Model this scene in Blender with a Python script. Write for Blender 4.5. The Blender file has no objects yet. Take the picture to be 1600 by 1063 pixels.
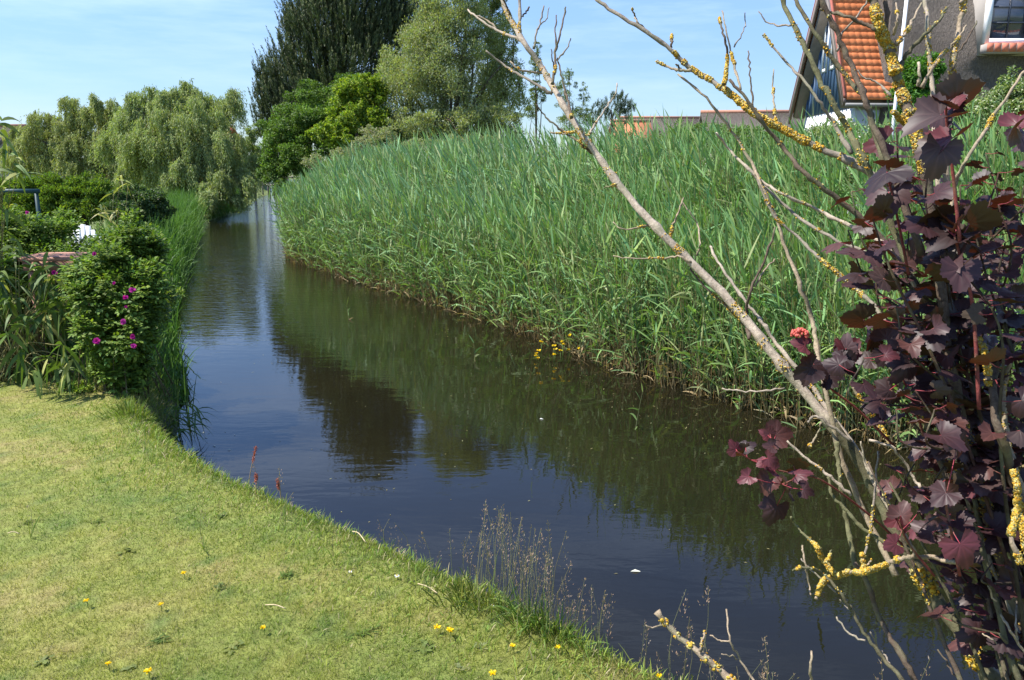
import bpy, math, random
import numpy as np
from mathutils import Vector
R = math.radians
rng = np.random.default_rng(7)
random.seed(7)
SC = bpy.context.scene
COL = SC.collection
# ------------------------------------------------------------------ camera
CAM_Z = 2.2
PITCH = R(12.9)
F = 1225.0            # focal length in pixels of the 1600 px wide photograph
cd = bpy.data.cameras.new("camera"); cam = bpy.data.objects.new("camera", cd); COL.objects.link(cam)
cam.location = (0, 0, CAM_Z); cam.rotation_euler = (math.pi/2 - PITCH, 0, 0)
cd.sensor_width = 36; cd.lens = 36*F/1600; cd.clip_start = 0.05; cd.clip_end = 3000
SC.camera = cam
# ------------------------------------------------------------------ world, sun, exposure
SUN_EL, SUN_AZ = R(58), R(266)        # azimuth clockwise from +Y
sd = np.array([math.sin(SUN_AZ)*math.cos(SUN_EL), math.cos(SUN_AZ)*math.cos(SUN_EL), math.sin(SUN_EL)])
W = bpy.data.worlds.new("World"); SC.world = W; W.use_nodes = True
nt = W.node_tree; bg = nt.nodes["Background"]
sky = nt.nodes.new("ShaderNodeTexSky"); sky.sky_type = 'NISHITA'; sky.sun_disc = False
sky.sun_elevation = SUN_EL; sky.sun_rotation = SUN_AZ
sky.air_density = 1.0; sky.dust_density = 0.15; sky.ozone_density = 2.0; sky.altitude = 0
tc = nt.nodes.new("ShaderNodeTexCoord"); mp = nt.nodes.new("ShaderNodeMapping"); mp.inputs['Scale'].default_value = (1.2, 2.0, 9.0)
mp.inputs['Rotation'].default_value = (0, R(8), 0)
nz = nt.nodes.new("ShaderNodeTexNoise"); nz.inputs['Scale'].default_value = 1.6; nz.inputs['Detail'].default_value = 7; nz.inputs['Roughness'].default_value = .62
rp = nt.nodes.new("ShaderNodeValToRGB"); rp.color_ramp.elements[0].position = .47; rp.color_ramp.elements[1].position = .72
rp.color_ramp.elements[1].color = (.42, .42, .42, 1)
mx = nt.nodes.new("ShaderNodeMix"); mx.data_type = 'RGBA'
nt.links.new(tc.outputs['Generated'], mp.inputs[0]); nt.links.new(mp.outputs[0], nz.inputs['Vector']); nt.links.new(nz.outputs[0], rp.inputs[0])
nt.links.new(rp.outputs[0], mx.inputs[0]); nt.links.new(sky.outputs[0], mx.inputs[6]); mx.inputs[7].default_value = (7.5, 8.0, 8.6, 1)
sx_ = nt.nodes.new("ShaderNodeSeparateXYZ"); nt.links.new(tc.outputs['Generated'], sx_.inputs[0])
hr = nt.nodes.new("ShaderNodeValToRGB"); e_ = hr.color_ramp.elements; e_[0].position = 0.0; e_[0].color = (.40, .49, .64, 1); e_[1].position = .5; e_[1].color = (.72, .86, 1.12, 1)
q_ = e_.new(.12); q_.color = (.53, .61, .75, 1); q_ = e_.new(.25); q_.color = (.74, .82, .98, 1)
hm = nt.nodes.new("ShaderNodeMix"); hm.data_type = 'RGBA'; hm.blend_type = 'MULTIPLY'; hm.inputs[0].default_value = 1
nt.links.new(sx_.outputs[2], hr.inputs[0]); nt.links.new(mx.outputs[2], hm.inputs[6]); nt.links.new(hr.outputs[0], hm.inputs[7])
nt.links.new(hm.outputs[2], bg.inputs[0]); bg.inputs[1].default_value = 0.122
sl = bpy.data.lights.new("sun", 'SUN'); sl.energy = 4.9; sl.angle = R(.53); sl.color = (1, .955, .88)
so = bpy.data.objects.new("sun", sl); COL.objects.link(so)
so.rotation_euler = Vector(sd).to_track_quat('Z', 'Y').to_euler(); so.location = (5, -5, 12)
SC.view_settings.view_transform = 'Standard'; SC.view_settings.look = 'None'
SC.view_settings.exposure = 1.0; SC.view_settings.gamma = 1
SC.cycles.max_bounces = 8; SC.cycles.transparent_max_bounces = 8; SC.cycles.transmission_bounces = 4
SC.cycles.sample_clamp_indirect = 6

# ------------------------------------------------------------------ measuring helpers
cp, sp = math.cos(PITCH), math.sin(PITCH)
def P(px, py, t):
    """world point at camera depth t seen at photo pixel px, py (used to read places off the photograph)"""
    X = (px-800)/F; Y = (531.5-py)/F
    return np.array([X*t, (cp+Y*sp)*t, CAM_Z+(-sp+Y*cp)*t])
def G(px, py, z=0.0):
    Y = (531.5-py)/F
    return P(px, py, (z-CAM_Z)/(-sp+Y*cp))
def D(px, py, d):
    """world point at forward distance d (world Y) seen at pixel"""
    Y = (531.5-py)/F
    return P(px, py, d/(cp+Y*sp))
# ------------------------------------------------------------------ geometry helpers
class Geo:
    def __init__(s): s.v = []; s.f3 = []; s.f4 = []; s.c = []; s.n = 0
    def add(s, v, f4=None, f3=None, c=(1, 1, 1)):
        v = np.asarray(v, float).reshape(-1, 3)
        if f4 is not None and len(f4): s.f4.append(np.asarray(f4, np.int64).reshape(-1, 4)+s.n)
        if f3 is not None and len(f3): s.f3.append(np.asarray(f3, np.int64).reshape(-1, 3)+s.n)
        c = np.asarray(c, float)
        if c.ndim == 1: c = np.tile(c, (len(v), 1))
        s.v.append(v); s.c.append(c); s.n += len(v)
    def build(s, name, mat, parent=None, smooth=False, label=None, cat=None, group=None, kind=None, loc=None):
        V = np.concatenate(s.v); C_ = np.concatenate(s.c)
        if parent is not None: V = V-np.array(parent['_w'])
        f4 = np.concatenate(s.f4) if s.f4 else np.zeros((0, 4), np.int64)
        f3 = np.concatenate(s.f3) if s.f3 else np.zeros((0, 3), np.int64)
        me = bpy.data.meshes.new(name); me.vertices.add(len(V)); me.vertices.foreach_set('co', V.astype(np.float32).ravel())
        li = np.concatenate([f4.ravel(), f3.ravel()]).astype(np.int32)
        me.loops.add(len(li)); me.loops.foreach_set('vertex_index', li)
        me.polygons.add(len(f4)+len(f3))
        st = np.concatenate([np.arange(len(f4))*4, len(f4)*4+np.arange(len(f3))*3]).astype(np.int32)
        me.polygons.foreach_set('loop_start', st)
        me.polygons.foreach_set('loop_total', np.concatenate([np.full(len(f4), 4), np.full(len(f3), 3)]).astype(np.int32))
        if smooth: me.polygons.foreach_set('use_smooth', np.ones(len(f4)+len(f3), bool))
        at = me.color_attributes.new('Col', 'FLOAT_COLOR', 'POINT')
        at.data.foreach_set('color', np.c_[C_, np.ones(len(C_))].astype(np.float32).ravel())
        me.update(calc_edges=True); me.validate()
        if mat: me.materials.append(mat)
        o = bpy.data.objects.new(name, me); COL.objects.link(o)
        o['_w'] = [0.0, 0.0, 0.0] if parent is None else list(parent['_w'])
        if parent is not None: o.parent = parent
        if parent is not None and parent.type == 'MESH': pass
        tag(o, label, cat, group, kind)
        return o
def tag(o, label=None, cat=None, group=None, kind=None):
    if label: o['label'] = label
    if cat: o['category'] = cat
    if group: o['group'] = group
    if kind: o['kind'] = kind
    return o
def thing(name, loc, label, cat, group=None):
    o = bpy.data.objects.new(name, None); COL.objects.link(o); o.location = tuple(float(a) for a in loc)
    o.empty_display_size = .1; o['_w'] = [float(a) for a in loc]
    return tag(o, label, cat, group)
def norm(a): return a/np.maximum(np.linalg.norm(a, axis=-1, keepdims=True), 1e-9)
def rdir(n, r=rng): return norm(r.normal(size=(n, 3)))
def colvar(base, n, dv=.25, dh=.12, r=rng):
    b = np.asarray(base, float)
    k = 1+r.uniform(-dv, dv, (n, 1)); h = r.uniform(-dh, dh, (n, 1))
    return np.clip(np.tile(b, (n, 1))*k*np.c_[1+h, np.ones(n), 1-h], 0, 1)
def tube(g, pts, rad, k=8, c=(1, 1, 1), wob=0.0):
    pts = np.asarray(pts, float); n = len(pts); rad = np.broadcast_to(rad, (n,)).astype(float)
    T = norm(np.gradient(pts, axis=0)); ref = np.array([.31, .17, .93]) if abs(T[0, 2]) < .9 else np.array([.9, .3, .1])
    A = norm(np.cross(T, ref)); B = np.cross(T, A)
    a = np.arange(k)*2*math.pi/k
    rr = rad[:, None]*(1+(rng.normal(size=(n, k))*wob if wob else 0))
    V = pts[:, None]+rr[..., None]*(A[:, None]*np.cos(a)[None, :, None]+B[:, None]*np.sin(a)[None, :, None])
    i = np.arange(n-1)[:, None]*k; j = np.arange(k)[None]; j2 = (j+1) % k
    f = np.stack([i+j, i+j2, i+k+j2, i+k+j], -1).reshape(-1, 4)
    V = np.concatenate([V.reshape(-1, 3), pts[:1], pts[-1:]])
    t = [[n*k, (q+1) % k, q] for q in range(k)]+[[n*k+1, (n-1)*k+q, (n-1)*k+(q+1) % k] for q in range(k)]
    g.add(V, f, t, c)
def curve(pts, m=6, jit=0.0):
    """Catmull-Rom through rows of any width"""
    p = np.asarray(pts, float)
    if len(p) < 3: 
        s = np.linspace(0, 1, m+1)[:, None]; return p[0]*(1-s)+p[-1]*s
    q = np.concatenate([[2*p[0]-p[1]], p, [2*p[-1]-p[-2]]]); out = []
    for i in range(1, len(q)-2):
        for s in np.arange(m)/m:
            out.append(.5*((2*q[i])+(-q[i-1]+q[i+1])*s+(2*q[i-1]-5*q[i]+4*q[i+1]-q[i+2])*s*s+(-q[i-1]+3*q[i]-3*q[i+1]+q[i+2])*s**3))
    out.append(p[-1]); out = np.array(out)
    if jit: out[1:-1, :3] += rng.normal(size=(len(out)-2, 3))*jit
    return out
def stems(g, b, t, r0, r1, c, bend=None, nr=3, k=3):
    n = len(b); s = np.linspace(0, 1, nr+1)
    d = norm(t-b); A = norm(np.cross(d, rdir(n))); B = np.cross(d, A)
    a = np.arange(k)*2*math.pi/k
    P0 = b[:, None]*(1-s)[None, :, None]+t[:, None]*s[None, :, None]
    if bend is not None: P0 = P0+bend[:, None]*(s*s-s)[None, :, None]
    r = (np.broadcast_to(r0, (n,))[:, None]*(1-s)+np.broadcast_to(r1, (n,))[:, None]*s)
    V = P0[:, :, None]+r[:, :, None, None]*(A[:, None, None]*np.cos(a)[None, None, :, None]+B[:, None, None]*np.sin(a)[None, None, :, None])
    i = (np.arange(n)*(nr+1)*k)[:, None, None]; ii = (np.arange(nr)*k)[None, :, None]; j = np.arange(k)[None, None]; j2 = (j+1) % k
    f = np.stack([i+ii+j, i+ii+j2, i+ii+k+j2, i+ii+k+j], -1)
    c = np.asarray(c, float); c = np.repeat(c, (nr+1)*k, 0) if c.ndim == 2 else c
    g.add(V, f, None, c)
def blades(g, b, d, L, w, droop, c0, c1=None, nseg=3, prof=None, side=None, down=None):
    """strap leaves: b base, d direction, droop fraction of length towards 'down'"""
    n = len(b); L = np.broadcast_to(L, (n,)); w = np.broadcast_to(w, (n,)); droop = np.broadcast_to(droop, (n,))
    s = np.linspace(0, 1, nseg+1)
    if prof is None: prof = np.interp(s, [0, .25, .6, 1], [.55, 1, .8, .03])
    if side is None: side = norm(np.cross(d, rdir(n)))
    if down is None: down = np.tile([0, 0, -1.], (n, 1))
    c = b[:, None]+d[:, None]*(L[:, None]*s)[..., None]+down[:, None]*((L*droop)[:, None]*s**2.2)[..., None]
    off = side[:, None]*(w[:, None]*prof*.5)[..., None]
    V = np.stack([c-off, c+off], 2)
    i = (np.arange(n)*(nseg+1)*2)[:, None]; j = (np.arange(nseg)*2)[None]
    f = np.stack([i+j, i+j+1, i+j+3, i+j+2], -1)
    c0 = np.asarray(c0, float); c0 = np.tile(c0, (n, 1)) if c0.ndim == 1 else c0
    c1 = c0 if c1 is None else np.asarray(c1, float); c1 = np.tile(c1, (n, 1)) if c1.ndim == 1 else c1
    C_ = c0[:, None]*(1-s)[None, :, None]+c1[:, None]*s[None, :, None]
    g.add(V, f, None, np.repeat(C_, 2, axis=1).reshape(-1, 3))
def leaves(g, p, d, nrm, L, w, c, fold=.15):
    """pointed oval leaves, two quads folded on the midrib"""
    n = len(p); L = np.broadcast_to(L, (n,))[:, None]; w = np.broadcast_to(w, (n,))[:, None]
    s = norm(np.cross(d, nrm)); nn = np.cross(s, d)
    a = p; tip = p+d*L-nn*L*.12; m = p+d*L*.5
    l = p+d*L*.45-s*w*.5+nn*w*fold; r = p+d*L*.45+s*w*.5+nn*w*fold
    V = np.stack([a, l, tip, r, m], 1)
    i = (np.arange(n)*5)[:, None]
    f = np.concatenate([i+np.array([[0, 1, 4, 4]])], 1)
    F3 = np.concatenate([np.hstack([i, i+1, i+4]), np.hstack([i+1, i+2, i+4]), np.hstack([i+2, i+3, i+4]), np.hstack([i+3, i, i+4])])
    g.add(V, None, F3, np.repeat(np.asarray(c), 5, 0))
def box(g, a, b, c=(1, 1, 1), M=None):
    x0, y0, z0 = a; x1, y1, z1 = b
    v = np.array([[x0, y0, z0], [x1, y0, z0], [x1, y1, z0], [x0, y1, z0], [x0, y0, z1], [x1, y0, z1], [x1, y1, z1], [x0, y1, z1]], float)
    if M is not None: v = M(v)
    g.add(v, [[3, 2, 1, 0], [4, 5, 6, 7], [0, 1, 5, 4], [1, 2, 6, 5], [2, 3, 7, 6], [3, 0, 4, 7]], None, c)
def prism(g, base, vec, c=(1, 1, 1)):
    """polygon base (3D points) swept along vec"""
    b = np.asarray(base, float); n = len(b); v = np.concatenate([b, b+np.asarray(vec, float)])
    q = [[i, (i+1) % n, n+(i+1) % n, n+i] for i in range(n)]
    t = [[0, i+1, i] for i in range(1, n-1)]+[[n, n+i, n+i+1] for i in range(1, n-1)]
    g.add(v, q, t, c)
def vnoise(p, s, seed=0):
    """cheap smooth noise from summed sines"""
    r = np.random.default_rng(seed); p = np.asarray(p, float)*s; o = np.zeros(p.shape[:-1])
    for k in range(6):
        w = r.normal(size=p.shape[-1])*(1+.5*k); o += np.sin(p@w+r.uniform(0, 6.3))/(1+.35*k)
    return o/3.0
# ------------------------------------------------------------------ materials
def mat(name, build):
    m = bpy.data.materials.new(name); m.use_nodes = True; t = m.node_tree
    p = t.nodes["Principled BSDF"]; build(t, p, t.nodes["Material Output"]); return m
def N(t, ty, **k):
    n = t.nodes.new(ty)
    for a, b in k.items(): setattr(n, a, b)
    return n
def noise(t, scale, detail=4, rough=.55, vec=None, dist=0):
    n = N(t, "ShaderNodeTexNoise"); n.inputs['Scale'].default_value = scale; n.inputs['Detail'].default_value = detail
    n.inputs['Roughness'].default_value = rough; n.inputs['Distortion'].default_value = dist
    if vec is None:
        g = N(t, "ShaderNodeNewGeometry"); vec = g.outputs['Position']
    t.links.new(vec, n.inputs['Vector']); return n.outputs['Fac']
def ramp(t, fac, stops):
    r = N(t, "ShaderNodeValToRGB"); e = r.color_ramp.elements
    while len(e) < len(stops): e.new(.5)
    for q, (pos, c) in zip(e, stops): q.position = pos; q.color = (*c, 1) if len(c) == 3 else c
    t.links.new(fac, r.inputs[0]); return r.outputs[0]
def mul(t, a, b, fac=1.0, mode='MULTIPLY'):
    m = N(t, "ShaderNodeMix", data_type='RGBA', blend_type=mode); m.inputs[0].default_value = fac
    t.links.new(a, m.inputs[6])
    if hasattr(b, 'links'): t.links.new(b, m.inputs[7])
    else: m.inputs[7].default_value = b
    return m.outputs[2]
def bump(t, p, h, strength, dist):
    b = N(t, "ShaderNodeBump"); b.inputs['Strength'].default_value = strength; b.inputs['Distance'].default_value = dist
    t.links.new(h, b.inputs['Height']); t.links.new(b.outputs[0], p.inputs['Normal'])
def foliage(name, tr=.35, rough=.5, spec=.35, tint=(1.0, 1.25, .45), back=None):
    def f(t, p, o):
        a = N(t, "ShaderNodeAttribute", attribute_name='Col')
        p.inputs['Roughness'].default_value = rough; p.inputs['Specular IOR Level'].default_value = spec
        src = a.outputs['Color']
        if back:
            g = N(t, "ShaderNodeNewGeometry"); m = N(t, "ShaderNodeMix", data_type='RGBA')
            t.links.new(g.outputs['Backfacing'], m.inputs[0]); t.links.new(src, m.inputs[6]); m.inputs[7].default_value = (*back, 1); src = m.outputs[2]
        t.links.new(src, p.inputs['Base Color'])
        tl = N(t, "ShaderNodeBsdfTranslucent"); t.links.new(mul(t, src, (*tint, 1)), tl.inputs[0])
        ms = N(t, "ShaderNodeMixShader"); ms.inputs[0].default_value = tr
        t.links.new(p.outputs[0], ms.inputs[1]); t.links.new(tl.outputs[0], ms.inputs[2]); t.links.new(ms.outputs[0], o.inputs[0])
    return mat(name, f)
def solid(name, rough=.6, nscale=12, amt=.35, bstr=.3, bdist=.01, spec=.3, metal=0):
    """vertex colour times procedural mottling, with relief"""
    def f(t, p, o):
        a = N(t, "ShaderNodeAttribute", attribute_name='Col'); h = noise(t, nscale, 6, .65)
        k = ramp(t, h, [(.25, (1-amt,)*3), (.75, (1+amt*.3,)*3)])
        t.links.new(mul(t, a.outputs['Color'], k), p.inputs['Base Color'])
        p.inputs['Roughness'].default_value = rough; p.inputs['Specular IOR Level'].default_value = spec; p.inputs['Metallic'].default_value = metal
        if bstr: bump(t, p, h, bstr, bdist)
    return mat(name, f)
M_leaf = foliage("leaf", .36, .55, .2, (1.1, 1.25, .4)); M_reed = foliage("reed leaf", .32, .5, .22, (1.05, 1.2, .45)); M_grass = foliage("grass", .35, .55, .25, (1.05, 1.2, .4))
M_needle = foliage("needles", .15, .5, .3)
M_petal = foliage("petal", .3, .5, .3, (1, 1, 1))
M_purple = foliage("purple leaf", .16, .5, .38, (2.0, .5, .35), back=(.055, .035, .018))
M_bark = None
def f_bark(t, p, o):
    a = N(t, "ShaderNodeAttribute", attribute_name='Col'); h = noise(t, 90, 8, .75, None, .6); h2 = noise(t, 17, 4, .6)
    c = mul(t, a.outputs['Color'], ramp(t, h, [(.3, (.45, .42, .40)), (.5, (.95, .93, .9)), (.72, (1.35, 1.35, 1.3))]))
    m = N(t, "ShaderNodeMix", data_type='RGBA'); t.links.new(ramp(t, h2, [(.5, (0, 0, 0)), (.66, (.55, .55, .55))]), m.inputs[0]); t.links.new(c, m.inputs[6]); m.inputs[7].default_value = (.16, .165, .09, 1)
    t.links.new(m.outputs[2], p.inputs['Base Color']); p.inputs['Roughness'].default_value = .85; p.inputs['Specular IOR Level'].default_value = .2; bump(t, p, h, 1.0, .0035)
M_bark = mat("bark", f_bark); M_trunk = solid("tree bark", .9, 9, .5, .8, .03)
M_lichen = solid("lichen", .9, 300, .35, .4, .002, .1)
M_wood = solid("weathered wood", .8, 18, .45, .4, .01); M_paint = solid("painted surface", .5, 5, .12, .08, .004)
M_plain = solid("plaster", .85, 3, .15, .3, .006); M_tile = solid("roof tile", .7, 7, .3, .3, .006)
def f_ground(t, p, o):
    a = N(t, "ShaderNodeAttribute", attribute_name='Col'); h = noise(t, 26, 8, .7)
    k = ramp(t, h, [(.3, (.55, .5, .42)), (.7, (1.25, 1.25, 1.2))])
    t.links.new(mul(t, a.outputs['Color'], k), p.inputs['Base Color']); p.inputs['Roughness'].default_value = .95; bump(t, p, h, .7, .02)
M_ground = mat("ground", f_ground)
def f_thatch(t, p, o):
    tcn = N(t, "ShaderNodeNewGeometry"); mpn = N(t, "ShaderNodeMapping"); mpn.inputs['Scale'].default_value = (9, 9, 2.4)
    t.links.new(tcn.outputs['Position'], mpn.inputs[0])
    h = noise(t, 4.5, 8, .75, mpn.outputs[0]); h2 = noise(t, .7, 3)
    c = ramp(t, h, [(.25, (.10, .083, .07)), (.55, (.235, .20, .17)), (.8, (.39, .34, .295))])
    c = mul(t, c, ramp(t, h2, [(.3, (.75, .72, .7)), (.7, (1.1, 1.1, 1.1))]))
    t.links.new(c, p.inputs['Base Color']); p.inputs['Roughness'].default_value = .95; bump(t, p, h, 1, .2)
M_thatch = mat("thatch", f_thatch)
def f_glass(t, p, o):
    p.inputs['Base Color'].default_value = (.05, .06, .08, 1); p.inputs['Roughness'].default_value = .05; p.inputs['Specular IOR Level'].default_value = .8
M_glass = mat("window glass", f_glass)
def f_water(t, p, o):
    g = N(t, "ShaderNodeNewGeometry"); sx = N(t, "ShaderNodeSeparateXYZ"); t.links.new(g.outputs['Position'], sx.inputs[0])
    m1 = N(t, "ShaderNodeMapping"); m1.inputs['Scale'].default_value = (.55, 1.5, 1); m1.inputs['Rotation'].default_value = (0, 0, R(18)); t.links.new(g.outputs['Position'], m1.inputs[0])
    h1 = noise(t, 2.6, 3, .5, m1.outputs[0], .4)
    h2 = noise(t, 7.5, 3, .55, m1.outputs[0], .3)
    mr = N(t, "ShaderNodeMapRange"); mr.inputs[1].default_value = 9; mr.inputs[2].default_value = 24; mr.inputs[3].default_value = .12; mr.inputs[4].default_value = 3.2
    t.links.new(sx.outputs[1], mr.inputs[0])
    q = N(t, "ShaderNodeMath", operation='MULTIPLY'); t.links.new(h2, q.inputs[0]); t.links.new(mr.outputs[0], q.inputs[1])
    q1 = N(t, "ShaderNodeMath", operation='MULTIPLY'); t.links.new(h1, q1.inputs[0]); q1.inputs[1].default_value = .28
    s = N(t, "ShaderNodeMath", operation='ADD'); t.links.new(q.outputs[0], s.inputs[0]); t.links.new(q1.outputs[0], s.inputs[1])
    bump(t, p, s.outputs[0], .55, .012)
    c = ramp(t, noise(t, .5, 3), [(.3, (.0075, .0068, .0036)), (.7, (.012, .0104, .0046))])
    t.links.new(c, p.inputs['Base Color']); p.inputs['Roughness'].default_value = .015; p.inputs['IOR'].default_value = 1.43
M_water = mat("canal water", f_water)

# ------------------------------------------------------------------ ground and water
LB = [(9, -1.0), (5, .3), (3.1, 1.2), (2.2, 1.72), (1.3, 2.07), (.75, 2.49), (.33, 2.82), (-.02, 3.16), (-.47, 3.54), (-.97, 3.93), (-1.43, 4.30), (-1.86, 4.70), (-2.25, 5.15),
      (-2.6, 5.75), (-3.35, 7.6), (-4.5, 10), (-6.1, 14.5), (-9.3, 23.3), (-11.4, 29.5), (-11.9, 33), (-13.4, 40), (-17, 55), (-30, 95)]
RB = [(-22, 95), (-13.5, 50), (-10.6, 38), (-7.6, 29.4), (-5.3, 21), (-4.4, 18.5), (-2.0, 14.9), (-.2, 12.4), (1.2, 10.3), (1.9, 9), (3.3, 7.1), (4.6, 6.0), (8, 4.0), (16, 0)]
POLY = np.array(LB+RB, float)
def sdist(x, y):
    """signed distance to the water outline, positive on land"""
    p = np.stack([np.asarray(x, float), np.asarray(y, float)], -1); a = POLY; b = np.roll(POLY, -1, 0)
    best = np.full(p.shape[:-1], 1e9); ins = np.zeros(p.shape[:-1], bool)
    for i in range(len(a)):
        e = b[i]-a[i]; w = p-a[i]; tt = np.clip((w@e)/(e@e), 0, 1)
        best = np.minimum(best, np.linalg.norm(w-tt[..., None]*e, axis=-1))
        c = (a[i, 1] > p[..., 1]) != (b[i, 1] > p[..., 1])
        with np.errstate(divide='ignore', invalid='ignore'):
            xi = a[i, 0]+(p[..., 1]-a[i, 1])*e[0]/(e[1] if e[1] else 1e-9)
        ins ^= c & (p[..., 0] < xi)
    return np.where(ins, -best, best)
def gz(x, y):
    d = sdist(x, y); q = np.stack([np.asarray(x, float), np.asarray(y, float)], -1)
    u = np.clip(d/.32, 0, 1); land = .5*(u*u*(3-2*u))**.8
    land = land+np.clip(d-.3, 0, 1)*(.018*vnoise(q, 1.6, 3)+.012*vnoise(q, 4.5, 4))
    v = np.clip(-d/.9, 0, 1)
    return np.where(d > 0, land-.01, -.01-.6*v)
def brown(x, y):
    q = np.stack([x, y], -1); return np.clip(vnoise(q, 1.4, 11)*.75+vnoise(q, 4.2, 12)*.7+vnoise(q, 11, 13)*.45-.12, -1, 1)
def lawncol(x, y):
    m = brown(x, y)[..., None]
    a = np.array([.26, .275, .06]); b = np.array([.37, .29, .135]); c = np.array([.16, .215, .042])
    o = np.where(m > 0, a*(1-m)+b*m, a*(1+m)-c*m); q = np.stack([x, y], -1); sp_ = np.clip((vnoise(q, 14, 15)-.38)*3, 0, 1)[..., None]*.75; return o*(1-sp_)+np.array([.10, .175, .035])*sp_
def axis(lo, hi, a, b, st, far, k):
    v = list(np.arange(a, b, st)); s = st; x = b
    while x < hi: v.append(x); s *= k; x += s
    v.append(hi); s = st; x = a-st; w = []
    while x > lo: w.append(x); s *= k; x -= s
    w.append(lo); return np.array(w[::-1]+v)
xs = axis(-900, 900, -7, 7, .09, 900, 1.09); ys = axis(-60, 1500, .6, 9, .09, 1500, 1.07)
X, Y = np.meshgrid(xs, ys); Z = gz(X, Y)
g = Geo(); nx, ny = len(xs), len(ys)
i, j = np.meshgrid(np.arange(ny-1), np.arange(nx-1), indexing='ij'); q = (i*nx+j).ravel()
gc = lawncol(X, Y)*.8
far = np.clip((np.hypot(X, Y)-8)/10, 0, 1)[..., None]; gc = gc*(1-far)+np.array([.12, .16, .04])*far
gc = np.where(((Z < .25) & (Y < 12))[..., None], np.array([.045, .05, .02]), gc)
g.add(np.stack([X, Y, Z], -1), np.stack([q, q+1, q+nx+1, q+nx], -1), None, gc.reshape(-1, 3))
g.build('ground', M_ground, smooth=True, kind='structure')
g = Geo(); wx = np.array([-60, -10, 0, 10, 40.]); wy = np.array([-10, 5, 20, 60, 110.])
X, Y = np.meshgrid(wx, wy); i, j = np.meshgrid(np.arange(4), np.arange(4), indexing='ij'); q = (i*5+j).ravel()
g.add(np.stack([X, Y, X*0], -1), np.stack([q, q+1, q+6, q+5], -1)); g.build('water', M_water, kind='structure')

# ------------------------------------------------------------------ lawn
def sample_lawn(n, rmin, rmax, power=1.0):
    r = rmin*(rmax/rmin)**rng.uniform(0, 1, n)          # density falls with the square of distance
    a = rng.uniform(R(-52), R(52), n); x = r*np.sin(a); y = r*np.cos(a); d = sdist(x, y)
    k = (d > .1) & (y > 1.2); return x[k], y[k], d[k]
g = Geo()
x, y, d = sample_lawn(900000, 1.7, 9.5); n = len(x)
b = np.stack([x, y, gz(x, y)], -1)
cl = vnoise(np.stack([x, y], -1), 9, 21)*.5+vnoise(np.stack([x, y], -1), 26, 22)*.5
L = rng.uniform(.012, .036, n)*(1+.45*cl)+np.clip(.35-d, 0, .35)*.12*rng.uniform(.3, 1.2, n)
dd = norm(np.c_[rng.normal(size=(n, 2))*.5+[-.05, .08], np.full(n, .95)])
c = lawncol(x, y)*rng.uniform(.75, 1.35, (n, 1))*(1+.18*cl[:, None]); dry = rng.uniform(size=n) < .10+.15*np.clip(brown(x, y), 0, 1)
c[dry] = np.array([.42, .36, .19])*rng.uniform(.7, 1.1, (dry.sum(), 1))
wd = rng.uniform(.0011, .0023, n)*np.sqrt(np.hypot(x, y)/3)
blades(g, b-[0, 0, .004], dd, L, wd, rng.uniform(0, .5, n), c*.8, c*1.15, nseg=2, prof=np.array([1, .8, .05]))
g.build('lawn_grass', M_grass, label='short sunlit lawn grass with straw coloured patches sloping to the canal edge', cat='grass', kind='stuff')
# longer fringe at the lip of the bank
seg = np.array(LB[2:15], float)
def along(poly, n, off=(0, 0)):
    poly = np.asarray(poly, float); e = np.diff(poly, axis=0); l = np.linalg.norm(e, axis=1); cs = np.r_[0, np.cumsum(l)]
    s = rng.uniform(0, cs[-1], n); k = np.clip(np.searchsorted(cs, s)-1, 0, len(e)-1); t = (s-cs[k])/l[k]
    nrm = np.stack([-e[k, 1], e[k, 0]], -1)/l[k][:, None]
    return poly[k]+e[k]*t[:, None]+nrm*rng.uniform(off[0], off[1], n)[:, None], nrm, s
g = Geo()
p, nm, s = along(seg, 42000, (.0, 1.0)); dl = sdist(p[:, 0], p[:, 1]); k = (dl > .03) & (rng.uniform(size=len(p)) < np.interp(dl, [0, .3, .8], [1, .9, .25])); p = p[k]; nm = nm[k]; s = s[k]; dl = dl[k]; n = len(p)
tuft = np.clip(vnoise(p, 5, 31), -1, 1)
b = np.c_[p, gz(p[:, 0], p[:, 1])]; L = rng.uniform(.05, .11, n)*(1+.5*tuft)*np.interp(dl, [0, .25, .45, .8], [1, .9, .5, .32])
dd = norm(np.c_[-nm*rng.uniform(-.2, .7, (n, 1))+rng.normal(size=(n, 2))*.35, np.full(n, 1.)])
c = colvar((.21, .28, .045), n, .3, .2); dr = rng.uniform(size=n) < .14; c[dr] = np.array([.42, .36, .19])
blades(g, b, dd, L, .0040, rng.uniform(.1, .7, n), c*.8, c*1.2, nseg=3)
g.build('bank_grass', M_grass, label='longer bright grass fringe along the lip of the lawn bank', cat='grass', kind='stuff')
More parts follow.
